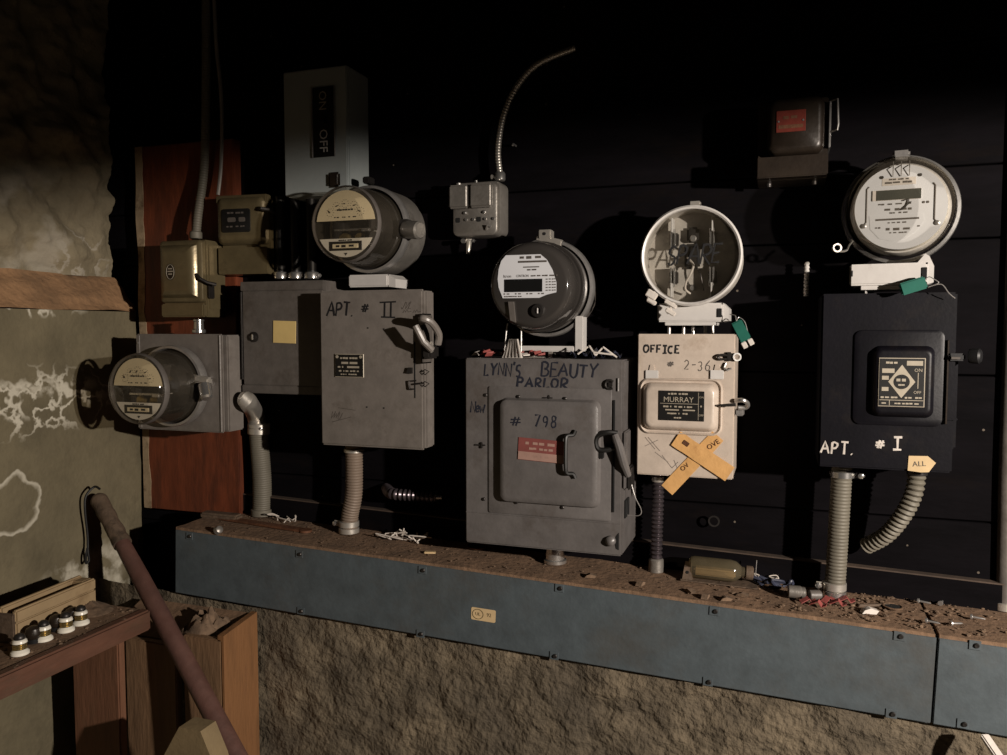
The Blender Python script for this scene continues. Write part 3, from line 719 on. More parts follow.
for sx in (-1, 1):
    MB().lathe([(.004, 0), (.004, .002), (.002, .003)], (sx*.054, -.0524, -.028), seg=14).obj('face_screw', 'steel', fp)
    MB().lathe([(.0025, 0), (.0025, .002)], (sx*.028, -.0524, .050), seg=12).obj('face_screw', 'dark_metal', fp)
MB().box(-.028, .022, -.0530, -.0524, .036, .048, .0003, 1).obj('upper_label', 'paper', fp)
MB().poly([(-.046, -.012), (.034, -.012), (.036, -.024), (.024, -.040), (.008, -.052), (-.01, -.055), (-.03, -.050), (-.044, -.034)], .0524, .0530).obj('lower_label', 'white', fp)
mb = MB(); mb.text('WATTHOUR METER', .0052, -.003, .0405, .0530); mb.text('CL200 240V 3W', .004, -.003, .0455, .0530)
mb.text('TYPE  KWH  60Hz  30TA', .0042, -.008, .006, .0525); mb.text('ONE KW HOUR', .0062, -.002, -.003, .0525, wide=1.1)
mb.text('FM2S  Kh 7.2', .004, -.002, -.0085, .0525)
mb.box(-.036, .028, -.0535, -.0529, -.0205, -.0175, 0)
mb.text('92 460 158 003', .0035, -.004, -.0245, .0530); mb.text('90 884 150', .0065, -.002, -.035, .0530); mb.text('DO NOT REMOVE', .0036, -.002, -.041, .0530); mb.text('240V', .004, -.032, -.032, .0530); mb.text('SW', .004, .028, -.032, .0530)
mb.lathe([(.002, .0), (.002, .001)], (.034, -.0525, .006), seg=10); mb.lathe([(.002, .0), (.002, .001)], (.040, -.0525, .006), seg=10)
mb.obj('print', 'ink_faint', fp)
MB().tube(catmull([(.004, -.0545, .010), (.012, -.0545, .012), (.008, -.0545, .0), (.002, -.0545, -.004), (.016, -.0545, .008)]), .0009, 6).obj('pen_mark', 'ink', fp)
mb = MB()
for x in (-.012, 0, .012): mb.tube([(x, -.054, .050), (x, -.060, .062), (x, -.044, .076)], .0008, 6)
mb.box(-.012, .012, -.05, -.026, .078, .086, .003); mb.obj('hanger', 'steel', t)
mb = MB(); mb.box(-.013, .013, -.030, -.002, .086, .097, .003); mb.obj('ring_tab', 'steel', t)
mb = MB(); mb.box(-.073, .042, -.070, .03, -.127, -.092, .003); fl = mb.obj('flange', 'white_metal', t, label='white flange under the meter')
mb = MB(); mb.poly([(.027, -.092), (.038, -.078), (.044, -.082), (.051, -.098), (.051, -.124), (.042, -.127), (.042, -.092)], 0, .066); mb.obj('flange_ear', 'white_metal', fl)
MB().box(.033, .041, -.0715, -.066, -.120, -.100, .0008, 1).obj('flange_slot', 'hole', fl)
MB().box(-.071, -.068, -.0712, -.066, -.112, -.102, .0004, 1).obj('flange_slot', 'hole', fl)
mb = MB(); mb.box(-.056, .034, -.064, .02, -.134, -.1272, .001); mb.obj('flange_lip', 'white_metal', fl)
MB().box(-.050, -.044, -.05, -.04, -.142, -.134, .001).obj('stud', 'white_metal', fl)
# seal ring hanging off the rim
p = on_y(840, 248, -.13)
t = thing('wire_seal', 'small steel seal ring and clasp sticking out beside the bright digital meter', 'seal', p)
MB().lathe([(.0075, 0), (.0075, .006), (.005, .006), (.005, 0)], (-.006, 0, 0), (.3, -1, 0), 24, close=True).obj('seal_ring', 'cast', t)
MB().tube(catmull([(.0, 0, -.006), (.010, .002, -.004), (.014, .004, .004), (.020, .008, .012)]), [.002]*24+[.003], 8).obj('clasp', 'bright', t)
p = on_y(913, 286, -.17)
green_seal(p, math.radians(72), 'green wire seal lying across the flange over the black box', [(.014, 0, .006), (.022, .0, .014), (.030, 0, .010), (.036, .0, .004), (.022, .0, -.002), (.040, .0, .002), (.052, .004, -.012), (.062, .01, -.020)], False)

# ================================================================== BOXES
def shell(fr, m, t, cover=True, lip=.003, bev=.003):
    w, h, d = fr.W/2, fr.H/2, fr.dd
    MB().box(-w, w, -d, -.001, -h, h, bev).obj('body', m, t)

# ---- small brassy box standing over the grey meter box
fr = Frame(160, 202.5, 240, 317, .13, .05)
t = thing('fuse_box', 'small brassy box with an oval embossed badge standing over the square grey meter box', 'fuse box', fr.loc)
w, h, d = fr.W/2, fr.H/2, fr.dd
mb = MB(); mb.box(-w, w, -d+.012, -.001, -h, h, .002); mb.obj('body', 'olive', t)
MB().box(-w+.02, w-.02, -.0005, .0187, -h+.02, h-.02, .002).obj('mount_block', 'dark_metal', t)
mb = MB(); mb.box(-w, w, -d, -d+.0118, -h, -h+.030, .003); mb.obj('lower_lip', 'olive', t)
dr = MB().rrect(0, .016, 2*w-.002, 2*h-.034, .008, [(0, d-.0119), (0, d-.002), (.004, d+.002), (.010, d+.003), (.016, d+.013), (.022, d+.016), (.028, d+.0165)], seg=6).obj('door', 'olive', t)
el = [(-.014+.012*math.cos(2*PI*i/28), .014+.018*math.sin(2*PI*i/28)) for i in range(28)]
bd = MB().poly(el, d+.0166, d+.0178).obj('badge', 'brown_box', dr, label='dark oval badge')
mb = MB(); mb.tube([Vector((-.014+.0105*math.cos(2*PI*i/28), -d-.018, .014+.0162*math.sin(2*PI*i/28))) for i in range(29)], .0006, 5)
for k in range(3): mb.box(-.021+.002*abs(k-1), -.007-.002*abs(k-1), -d-.0183, -d-.0176, .011+.006*(k-.5), .0135+.006*(k-.5), 0)
mb.obj('badge_print', 'plate_text', bd)
MB().lathe([(.005, 0), (.005, .006), (.003, .008)], (.040, -d-.003, .020), seg=16).obj('door_knob', 'brass', dr)
mb = MB(); mb.box(w-.001, w+.003, -d+.02, -.012, -h+.018, h-.01, .001); mb.obj('side_plate', 'olive', t)
mb = MB(); mb.tube([(w-.012, -d-.006, .008), (w+.004, -d-.012, -.002), (w+.016, -d-.004, -.010), (w+.026, -d+.012, -.014)], [.004, .0035, .0032, .004], 8); mb.obj('lever', 'dark_metal', t)
MB().box(w+.003, w+.009, -d+.012, -d+.03, -.045, -.012, .002).obj('hasp', 'dark_metal', t)

# ---- second brassy box, higher
fr = Frame(216.5, 264, 195, 274, .085, .031)
t = thing('fuse_box', 'brassy box with a black plate and bulging door, higher and beside the badge box', 'fuse box', fr.loc, rz=math.radians(5))
w, h, d = fr.W/2, fr.H/2, fr.dd
MB().box(-w, w, -d+.02, -.001, -h, h, .002).obj('body', 'olive', t)
MB().box(-w, w, -d+.002, -d+.0198, -h, -h+.060, .002).obj('lower_cover', 'olive', t)
dr = MB().rrect(0, .033, 2*w, 2*h-.066, .014, [(0, d-.0199), (0, d-.006), (.003, d-.002), (.007, d+.004), (.014, d+.008), (.02, d+.009)], seg=6).obj('door', 'olive', t)
MB().box(-w, w, -d-.002, -d+.0198, h-.018, h, .002).obj('top_lip', 'olive', t)
pl = MB().rrect(-.008, .030, .072, .052, .006, [(0, d+.009), (0, d+.0105), (.001, d+.011)]).obj('name_plate', 'plate_black', dr)
mb = MB(); mb.rrect(-.018, .032, .020, .010, .003, [(0, d+.011), (0, d+.0118)]); mb.rrect(.008, .032, .016, .010, .003, [(0, d+.011), (0, d+.0118)])
mb.text('FUSED SWITCH', .0062, -.008, .047, d+.011); mb.text('30 AMP  125 VOLT', .0052, -.008, .017, d+.011); mb.obj('plate_print', 'ink_faint', pl)
mb = MB(); mb.tube([(w-.014, -d-.012, .056), (w+.0, -d-.022, .052), (w+.016, -d-.01, .050), (w+.022, -d+.006, .044)], [.003, .004, .005, .003], 8); mb.obj('lever', 'dark_metal', t)
MB().box(w, w+.006, -d+.03, -.02, -h+.004, -.01, .002).obj('side_plate', 'olive', t)

# ---- flat grey box with a yellow note
fr = Frame(241, 324, 281, 394, .118)
GB = fr
t = thing('fuse_cabinet', 'flat grey cabinet with a yellow paper note stuck on its door', 'fuse box', fr.loc)
w, h, d = fr.W/2, fr.H/2, fr.dd
MB().box(-w, w, -d+.006, -.001, -h, h, .002).obj('body', 'grey_dark', t)
MB().box(-w, w, -d, -d+.0058, h-.020, h, .0015).obj('top_lip', 'grey_dark', t)
MB().box(-w, w, -d, -d+.0058, -h, -h+.018, .0015).obj('bottom_lip', 'grey_dark', t)
dr = MB().box(-w+.006, w-.002, -d-.001, -d+.0058, -h+.0185, h-.0205, .0015).obj('door', 'grey_dark', t)
MB().tube([(-w+.003, -d-.001, h-.022), (-w+.003, -d-.001, -h+.03)], .0022, 8).obj('hinge', 'dark_metal', t)
x, z = fr.at(254.5, 337); lt = MB().lathe([(.0115, 0), (.0115, .002), (.008, .0025), (.008, .006), (.004, .007)], (x, -d-.001, z), seg=22).obj('latch', 'dark_metal', dr)
MB().box(x-.002, x+.003, -d-.010, -d-.0078, z-.006, z+.006, .001).obj('latch_tongue', 'bright', lt)
x, z = fr.at(285, 332); nt_ = MB().box(x-.0285, x+.0285, -d-.0026, -d-.0012, z-.024, z+.024, .0003, 1, rot=Matrix.Rotation(.03, 3, 'Y')).obj('note', 'note', dr, label='yellow paper note')

# ---- ON / OFF switch box high on the wall
fr = Frame(284, 347, 68, 195, .096)
t = thing('switch_box', 'tall pale grey switch box with an upright ON and OFF plate', 'switch box', fr.loc)
w, h, d = fr.W/2, fr.H/2, fr.dd
MB().box(-w, w, -d+.008, -.001, -h, h, .0025).obj('body', 'grey_cool', t)
cv = MB().box(-w, w, -d, -d+.0078, -h+.001, h-.001, .002).obj('cover', 'grey_cool', t)
x0, z0 = fr.at(314, 158); x1, z1 = fr.at(334, 86)
sp = MB().box(x0, x1, -d-.003, -d-.0002, z0, z1, .001).obj('switch_plate', 'plate_black', cv)
mb = MB(); mb.box(x0-.004, x0, -d-.004, -d-.0002, z0, z1, .001); mb.box(x1, x1+.003, -d-.004, -d-.0002, z0, z1, .001); mb.obj('plate_rim', 'steel', cv)
x, z = fr.at(323, 101); x2, z2 = fr.at(324, 141)
MB().text('ON', .026, x, z, d+.003, -PI/2).obj('lettering', 'plate_text', sp); MB().text('OFF', .028, x2, z2, d+.003, -PI/2).obj('lettering', 'white_metal', sp)
MB().box(x-.007, x+.009, -d-.012, -d-.003, (z+z2)/2-.006, (z+z2)/2+.008, .002).obj('toggle', 'plate_black', sp)
x, z = fr.at(337, 180); lt = MB().box(x-.017, x+.010, -d-.008, -d-.0002, z-.016, z+.016, .004).obj('latch', 'brown_box', cv)
MB().box(x+.004, x+.0075, -d-.0095, -d-.008, z-.010, z+.010, .001).obj('latch_slot', 'bright', lt)
# three dark conduits from it down to the flat cabinet
for i, (cx_, lab) in enumerate(((280, 'dark conduit dropping to the flat grey cabinet beside the brassy box'), (295, 'middle dark conduit dropping from the switch box to the flat cabinet'), (311, 'dark conduit dropping to the flat grey cabinet behind the dial meter'))):
    a = on_y(cx_+1, 281.0, -.05); top = on_y(cx_+2, 193, -.05)
    t2 = thing('conduit', lab, 'conduit', a+Vector((0, 0, .004)), group='dark conduits under the switch box')
    MB().tube([(0, 0, .016), (0, 0, top.z-a.z-.012)], .0105, 16).obj('pipe', 'black', t2)
    cn = MB().lathe([(.014, 0), (.016, .002), (.016, .012), (.0145, .0155)], (0, 0, 0), (0, 0, 1), 20).obj('connector', 'bright', t2)
    MB().box(.014, .022, -.006, .006, .004, .012, .002).obj('clamp_screw', 'steel', cn)

# ---- APT II box
fr = Frame(320, 423.5, 290, 447.5, .165, .112)
A2 = fr
t = thing('fuse_cabinet', 'tall plain grey box marked APT II in black marker', 'fuse box', fr.loc, rz=math.radians(0))
w, h, d = fr.W/2, fr.H/2, fr.dd
MB().box(-w, w, -d+.014, -.001, -h+.002, h-.002, .003).obj('body', 'grey', t)
cv = MB().box(-w, w, -d, -d+.0138, -h, h, .004).obj('cover', 'grey', t)
x, z = fr.at(327, 316)
MB().hand('APT.', .027, x, z, d+.0003, .0036, wide=.62, gap=.12, slant=.12, jit=.05, seed=2).obj('lettering', 'ink', cv)
MB().hand('#', .020, *fr.at(361, 313), d+.0003, .003, slant=.2, wide=.8).obj('hash_mark', 'ink', cv)
mb = MB(); x, z = fr.at(380, 317); H_ = .029
mb.tube([(x, -d-.0003, z+H_), (x+.036, -d-.0003, z+H_+.001)], .0018, 6, flat=.12); mb.tube([(x+.003, -d-.0003, z), (x+.034, -d-.0003, z-.001)], .0018, 6, flat=.12)
for q in (.010, .024): mb.tube([(x+q, -d-.0003, z), (x+q+.001, -d-.0003, z+H_)], .0022, 6, flat=.12)
mb.obj('lettering', 'ink', cv)
x, z = fr.at(401, 309)
MB().hand('JVL', .014, x, z, d+.0003, .0013, slant=.5, gap=.1).hand('~~', .012, x+.004, z-.008, d+.0003, .0013, wide=1).obj('scribble', 'ink_faint', cv)
x, z = fr.at(330, 418)
mb = MB().hand('VWU', .014, x, z, d+.0003, .0014, slant=.5, gap=.0, jit=.2, seed=9); mb.tube([(x+.005, -d-.0003, z-.008), (x+.05, -d-.0003, z+.004)], .0008, 5, flat=.2); mb.tube([(x+.02, -d-.0003, z+.022), (x+.06, -d-.0003, z+.018)], .0006, 5, flat=.2)
mb.obj('scribble', 'ink_faint', cv)
x0, z0 = fr.at(335.5, 377); x1, z1 = fr.at(364, 354)
pl = MB().box(x0, x1, -d-.0022, -d-.0002, z0, z1, .0006, 1).obj('name_plate', 'plate_text', cv)
mb = MB(); mb.box(x0+.0015, x1-.0015, -d-.0028, -d-.0021, z0+.0015, z1-.0015, 0); ip = mb.obj('plate_field', 'plate_black', pl)
xm = (x0+x1)/2; zm = (z0+z1)/2; hh = z1-z0
mb = MB(); mb.text('SAFETY SWITCH', .0055, xm, z0+hh*.82, d+.0028); mb.box(x0+.016, xm-.002, -d-.0034, -d-.0028, z0+hh*.57, z0+hh*.66, 0); mb.box(xm+.002, x1-.014, -d-.0034, -d-.0028, z0+hh*.57, z0+hh*.66, 0)
mb.text('60 A', .0058, x0+.014, z0+hh*.44, d+.0028); mb.box(xm-.004, x1-.010, -d-.0034, -d-.0028, z0+hh*.40, z0+hh*.48, 0); mb.text('125 - 250 VOLTS AC', .0046, xm, z0+hh*.27, d+.0028); mb.text('TYPE 1  ENCLOSURE', .004, xm, z0+hh*.13, d+.0028)
for sx in (x0+.006, x1-.006): mb.lathe([(.0032, 0), (.0032, .0008)], (sx, -d-.0028, z1-.006), seg=12)
mb.obj('plate_print', 'plate_text', pl)
x, z0 = fr.at(415, 398); _, z1 = fr.at(415, 342)
MB().box(x-.0012, x+.0012, -d-.0006, -d+.002, z0, z1, 0).obj('slot', 'hole', cv)
x, z = fr.at(412, 370.5)
mb = MB(); mb.poly([(x-.010, z-.005), (x-.006, z+.006), (x+.002, z+.006), (x+.002, z-.006)], d+.0002, d+.006); mb.obj('latch', 'dark_metal', cv)
x, z = fr.at(414.5, 384.5)
mb = MB(); mb.tube([(x-.009, -d-.004, z-.009), (x-.009, -d-.005, z+.007), (x+.006, -d-.005, z+.008)], .0018, 6); mb.tube([(x-.009, -d-.004, z-.009), (x, -d-.004, z-.009)], .0018, 6); mb.tube([(x+.002, -d-.004, z+.001), (x+.016, -d-.006, z+.003)], .0022, 6); mb.obj('hasp', 'dark_metal', cv)
for pz in (372, 384):
    x, z = fr.at(426, pz); mb = MB(); mb.tube([(x-.008, -d-.003, z), (x, -d-.005, z+.005), (x+.008, -d-.003, z+.001), (x, -d-.004, z-.005), (x-.006, -d-.003, z-.002)], .0012, 6); mb.obj('wire_loop', 'dark_metal', cv)
mb = MB()
for a, b in ((368, 328), (384, 329), (367, 407), (384, 408)):
    x, z = fr.at(a, b); mb.lathe([(.0016, 0), (.0014, .001)], (x, -d-.0001, z), seg=8)
mb.obj('rivet_hole', 'hole', cv)
# side handle
for sz in (-.1, .1):
    MB().box(-w+.03, w-.03, .0003, .1105, sz-.015, sz+.015, .002).obj('mount_rail', 'dark_metal', t)
zc = fr.at(431, 334)[1]
hd = MB().box(w+.0005, w+.006, -.068, -.02, zc-.058, zc+.040, .003).obj('handle_mount', 'grey_dark', t)
mb = MB(); mb.tube(catmull([(w+.006, -.07, zc+.024), (w+.018, -.095, zc+.030), (w+.032, -.085, zc+.022), (w+.038, -.065, zc+.0), (w+.034, -.06, zc-.02)]), .0072, 10)
mb.tube([(w+.004, -.098, zc+.016), (w+.018, -.092, zc-.014), (w+.028, -.075, zc-.030)], .0072, 10); mb.obj('handle', 'grey', hd)
mb = MB(); mb.box(w+.006, w+.024, -.075, -.03, zc-.048, zc-.022, .004); mb.obj('handle_hub', 'dark_metal', hd)
MB().box(w+.0242, w+.029, -.08, -.068, zc-.036, zc-.014, .002).obj('handle_tab', 'zinc', hd)

# ---- double cast switch box with the arching conduit
fr = Frame(452, 497.5, 183, 236, .056)
t = thing('switch_box', 'small cast box with two raised lids and a row of screws under the arching conduit', 'switch box', fr.loc)
w, h, d = fr.W/2, fr.H/2, fr.dd
MB().rrect(.002, .002, 2*w+.004, 2*h+.004, .014, [(0, .001), (0, d-.012), (.002, d-.007)], seg=6).obj('body', 'cast', t)
MB().rrect(0, -.0, 2*w-.004, 2*h-.002, .012, [(0, d-.0069), (0, d-.002), (.003, d)], seg=6).obj('cover', 'cast', t)
for k, (a, b) in enumerate(((-w-.002, -.010), (-.006, w-.008))):
    MB().box(a, b, -d-.016, -d-.0003, .002, h-.004, .004, 3).obj('lid', 'cast', t)
mb = MB(); mb.lathe([(.005, 0), (.005, .006)], (-w+.012, -d+.008, h-.002), (0, -.3, 1), 12); mb.lathe([(.003, 0), (.003, .005)], (.0, -d+.01, h+.002), (0, 0, 1), 12); mb.obj('hinge_pin', 'bright', t)
for sx in (-.020, .022):
    MB().lathe([(.0034, 0), (.0034, .003), (.002, .0045)], (sx, -d-.0002, -.006), seg=14).obj('screw', 'bright', t)
for i, x in enumerate((-.018, -.002, .024, .042)):
    MB().lathe([(.0032, 0), (.0028, .003)], (x, -d-.0002, -.020), seg=12).obj('screw', 'bright', t)
for x in (-.036, .010):
    MB().box(x-.006, x+.004, -d-.0012, -d+.001, -.025, -.015, .001).obj('slot', 'hole', t)
MB().tube([(.026, -d-.002, -.042), (.030, -d-.007, -.034), (.036, -d-.002, -.036)], .0022, 8).obj('latch_wire', 'bright', t)
ft = MB().lathe([(.008, 0), (.006, -.008), (.004, -.030), (.005, -.032)], (-.022, -d*.55, -h-.002), (.12, -.1, 1), 14).obj('bottom_stem', 'zinc', t)
mb = MB(); mb.box(-.036, -.008, -d*.55-.006, -d*.55+.006, -h-.010, -h-.003, .003); mb.lathe([(.005, 0), (.005, .006)], (-.032, -d*.55-.004, -h-.007), seg=12); mb.obj('wing_nut', 'bright', t)
# its conduit: top-level, arches up and away
base = Vector((fr.X+w-.004, -.030, fr.Z+h+.006))
p1 = on_y(498, 150, -.03); p2 = on_y(503, 118, -.03); p3 = on_y(516, 88, -.03); p4 = on_y(538, 64, -.03); p5 = on_y(575, 48, -.03)
t = thing('conduit', 'thin bright conduit arching up into the dark from the cast switch box', 'conduit', base)
path = catmull([Vector((0, 0, .014))]+[p-base for p in (p1, p2, p3, p4, p5)], 10); pts, rr = ribs(path, .0062, .006, .0004)
MB().tube(pts, rr, 12).obj('pipe', 'zinc', t)
cn = MB().lathe([(.010, .0), (.0115, .002), (.0115, .014), (.009, .018)], (0, 0, 0), (0, 0, 1), 18).obj('connector', 'bright', t)
MB().box(-.020, -.0105, -.006, .004, .004, .013, .002).obj('clamp_screw', 'zinc', cn)

# ---- the widest box (blue handwriting, red label)
fr = Frame(465, 622.5, 359, 549.5, .165)
LY = fr
t = thing('fuse_cabinet', 'widest grey box with blue marker writing and a red label on its bulging door', 'fuse box', fr.loc)
w, h, d = fr.W/2, fr.H/2, fr.dd
MB().box(-w+.001, w, -d+.010, -.001, -h, h, .003).obj('body', 'grey_box', t)
cv = MB().box(-w, w, -d, -d+.0098, -h, h, .003).obj('front_plate', 'grey_box', t)
x0, z0 = fr.at(489, 512); x1, z1 = fr.at(612, 389)
MB().rrect((x0+x1)/2, (z0+z1)/2, x1-x0, z1-z0, .004, [(0, d+.0001), (0, d+.002), (.001, d+.0025)]).obj('door_frame', 'grey_box', cv)
x0, z0 = fr.at(500.5, 501); x1, z1 = fr.at(601.5, 400)
dw, dh = x1-x0, z1-z0; dxc, dzc = (x0+x1)/2, (z0+z1)/2
dr = MB().rrect(dxc, dzc, dw, dh, .016, [(0, d+.0026), (.001, d+.004), (.004, d+.014), (.009, d+.017), (.014, d+.0175)], seg=6).obj('door', 'grey_box', t)
D2 = d+.0175
hdx, hz0 = fr.at(568, 473, .19); _, hz1 = fr.at(568, 436, .19)
mb = MB(); mb.tube(catmull([(hdx+.012, -D2-.001, hz1+.010), (hdx+.008, -D2-.003, hz1+.002), (hdx-.002, -D2-.008, hz1), (hdx-.004, -D2-.010, hz1-.012), (hdx-.004, -D2-.010, hz0+.012), (hdx-.002, -D2-.008, hz0), (hdx+.008, -D2-.003, hz0-.002), (hdx+.012, -D2-.001, hz0-.010)]), .0038, 8)
mb.obj('pull_handle', 'plate_black', dr)
x0, z0 = fr.at(517, 461, .19); x1, z1 = fr.at(566, 441, .19)
lb = MB().box(x0, x1, -D2-.0014, -D2-.0002, z0, z1, .0002, 1, rot=Matrix.Rotation(.05, 3, 'Y')).obj('label', 'red_label', dr, label='red printed label')
xm, zm = (x0+x1)/2, (z0+z1)/2
MB().box(x0+.0008, x1-.0008, -D2-.002, -D2-.0013, z0+.0008, z0+(z1-z0)*.38, .0001, 1, rot=Matrix.Rotation(.05, 3, 'Y'), at=(xm, -D2, zm)).obj('label_band', 'pink', lb)
mb = MB(); mb.text('ab abcde abc', .0085, xm-.004, zm+.012, D2+.0014, -.05); mb.text('abcd abcdefg', .0070, xm-.002, zm+.002, D2+.0014, -.05); mb.text('abcde abc abcd', .004, xm, zm-.012, D2+.002, -.05); mb.obj('label_print', 'pink', lb)
MB().hand('#', .021, *fr.at(509, 427, .19), D2+.0003, .0026, slant=.1, wide=.95).obj('hash_mark', 'ink_blue', dr)
MB().hand('798', .021, *fr.at(533, 427, .19), D2+.0003, .0026, gap=.32, slant=.08, seed=5).obj('handwriting', 'ink_blue', dr)
x, z = fr.at(484, 375.5)
mb = MB().hand("LYNN'S", .023, x, z, d+.0003, .0032, wide=.62, gap=.15, slant=.1, jit=.09, seed=3)
mb.obj('handwriting', 'ink_blue', cv); mb = MB()
mb.hand('BEAUTY', .025, *fr.at(541, 376.5), d+.0003, .0032, wide=.72, gap=.13, slant=.1, jit=.08, seed=6)
mb.obj('handwriting', 'ink_blue', cv); mb = MB()
mb.hand('PARLOR', .019, *fr.at(517, 387.5), d+.0003, .0036, wide=.85, gap=.18, slant=.1, jit=.12, seed=8)
mb.obj('handwriting', 'ink_blue', cv); mb = MB()
mb.hand('New', .020, *fr.at(470.5, 412.5), d+.0003, .0026, wide=.6, gap=.05, jit=.06, seed=2)
mb.obj('handwriting', 'ink_blue', cv)
MB().box(-w+.002, w-.002, -d-.0012, -d-.0001, -h+.060, -h+.0615, .0003, 1).obj('seam', 'grey_box', cv)
x, z0 = fr.at(613.5, 512); _, z1 = fr.at(613.5, 400)
MB().box(x-.0016, x+.0016, -d-.003, -d-.0001, z0, z1, .0003, 1).obj('door_slot', 'hole', cv)
for a, b in ((486, 395), (519, 396.5), (565.5, 398.5), (484, 499), (517, 502), (563, 507)):
    x, z = fr.at(a, b); MB().lathe([(.0034, 0), (.0034, .002), (.002, .003)], (x, -d-.0001 if a not in (519, 565.5, 517, 563) else -d-.0027, z), seg=12).obj('screw', 'dark_metal', cv)
for a, b, s_ in ((547, 398, 1), (480, 445, 1)):
    x, z = fr.at(a, b); mb = MB(); mb.box(x-.010, x+.012, -d-.0035, -d-.0001, z-.0012, z+.0016, .001); mb.box(x+.002, x+.006, -d-.004, -d-.0001, z-.006, z+.006, .001); mb.obj('clip', 'dark_metal', cv)
x, z = fr.at(610, 384.5)
mb = MB(); mb.tube([Vector((x+.008*math.cos(a_), -d-.003, z+.008*math.sin(a_))) for a_ in [math.radians(40+30*i) for i in range(10)]], .0025, 8); mb.box(x-.003, x+.005, -d-.005, -d-.0001, z-.004, z+.004, .001); mb.obj('door_latch', 'dark_metal', cv)
MB().box(x+.014, x+.0165, -d-.003, -d-.0001, z-.012, z+.012, .0005, 1).obj('latch_plate', 'steel', cv)
# side handle loop of black bakelite with a steel lever
x, z = fr.at(606, 442)
hd = MB(); hd.tube(catmull([(x+.022, -d-.006, z+.018), (x+.004, -d-.012, z+.019), (x-.012, -d-.013, z+.012), (x-.016, -d-.013, z), (x-.011, -d-.012, z-.012), (x+.004, -d-.010, z-.013), (x+.022, -d-.006, z-.008)]), .0048, 10)
hd.box(x-.012, x-.002, -d-.012, -d-.002, z-.030, z-.016, .002); hd = hd.obj('handle', 'plate_black', t)
mb = MB(); mb.box(w+.0005, w+.006, -d+.0, -d+.05, z-.085, z+.020, .002); mb.tube([(w-.012, -d-.012, z+.016), (w-.004, -d-.014, z-.004), (w+.004, -d-.010, z-.035), (w+.010, -d+.004, z-.06)], [.006, .008, .008, .006], 10); mb.obj('lever', 'grey_box', t)
mb = MB(); mb.box(w+.006, w+.014, -d+.006, -d+.05, z-.088, z-.045, .003); mb.obj('lever_hub', 'dark_metal', t)
mb = MB(); mb.box(w+.0003, w+.003, -d+.02, -d+.06, -h+.066, -h+.10, .001); mb.obj('side_knockout', 'hole', t)
x, z = fr.at(614, 541)
mb = MB(); mb.lathe([(.010, 0), (.009, .006), (.005, .010), (.0, .011)], (x-.006, -d, z), seg=20); mb.obj('corner_dimple', 'grey_box', cv)
MB().poly([(x+.004, z-.014), (x+.009, z-.016), (x+.009, z+.016), (x+.004, z+.010), (x+.001, z)], d+.0001, d+.0008).obj('corner_hole', 'hole', cv)
mb = MB(); q = [Vector((w+.010, -d+.02, z+.116)), Vector((w+.020, -d+.022, z+.080)), Vector((w+.030, -d+.03, z+.055)), Vector((w+.026, -d+.03, z+.044)), Vector((w+.004, -d+.03, z+.043))]
mb.tube(catmull(q), .0009, 6); mb.obj('seal_wire', 'steel', t)

# ---- beige OFFICE box
fr = Frame(637, 734.5, 334, 477, .13)
OF = fr
t = thing('fuse_cabinet', 'beige box marked OFFICE with crossed tan tape on its front', 'fuse box', fr.loc)
w, h, d = fr.W/2, fr.H/2, fr.dd
MB().box(-w+.001, w-.001, -d+.006, -.001, -h+.001, h-.001, .002).obj('body', 'beige', t)
cv = MB().box(-w, w, -d, -d+.0058, -h, h, .002).obj('cover', 'beige', t)
x0, z0 = fr.at(639.5, 433); x1, z1 = fr.at(723, 379)
MB().rrect((x0+x1)/2, (z0+z1)/2, x1-x0, z1-z0, .018, [(0, d+.0001), (.0005, d+.003), (.0025, d+.005), (.004, d+.003), (.005, d+.0012)], seg=6).obj('door_frame', 'beige', cv)
x0, z0 = fr.at(643, 429); x1, z1 = fr.at(719, 383.5)
dr = MB().rrect((x0+x1)/2, (z0+z1)/2, x1-x0, z1-z0, .016, [(0, d+.0013), (.0006, d+.005), (.006, d+.014), (.009, d+.016), (.012, d+.0163)], seg=7).obj('door', 'beige', t)
D2 = d+.0163
x0, z0 = fr.at(658.5, 420, .147); x1, z1 = fr.at(704.5, 391.5, .147); xm, zm, hh = (x0+x1)/2, (z0+z1)/2, z1-z0
pl = MB().box(x0, x1, -D2-.0016, -D2-.0002, z0, z1, .0006, 1).obj('name_plate', 'plate_black', dr)
e = D2+.0016
mb = MB(); mb.text('MURRAY', .0135, xm-.005, z0+hh*.70, e, wide=1.0); mb.text('SAFETY SWITCH', .0048, xm-.006, z0+hh*.90, e)
mb.box(x0+.003, x1-.011, -e-.0004, -e, z0+hh*.565, z0+hh*.58, 0); mb.box(x1-.0105, x1-.0098, -e-.0004, -e, z0+hh*.04, z0+hh*.96, 0)
mb.text('TYPE 3  30 AMP 2 POLE', .0044, xm-.006, z0+hh*.47, e); mb.box(x0+.012, xm-.004, -e-.0004, -e, z0+hh*.34, z0+hh*.38, 0); mb.box(xm+.003, x1-.016, -e-.0004, -e, z0+hh*.34, z0+hh*.38, 0)
mb.text('125-250 V  A.C.', .0044, xm-.006, z0+hh*.24, e); mb.text('U.S.A.', .004, xm-.006, z0+hh*.10, e)
for k in range(3): mb.text(('ON', '2', 'OFF')[k], .005, x1-.0052, z0+hh*(.80-.30*k), e)
mb.obj('plate_print', 'plate_text', pl)
for a in (652, 717):
    x, z = fr.at(a, 373.5); hg = MB().box(x-.012, x+.012, -d-.0032, -d-.0002, z-.010, z+.006, .001).obj('hinge', 'white_metal', cv)
    MB().poly([(x-.005, z+.006), (x+.005, z+.006), (x+.003, z+.016), (x-.003, z+.016)], d+.0002, d+.002).obj('hinge_tongue', 'beige', hg)
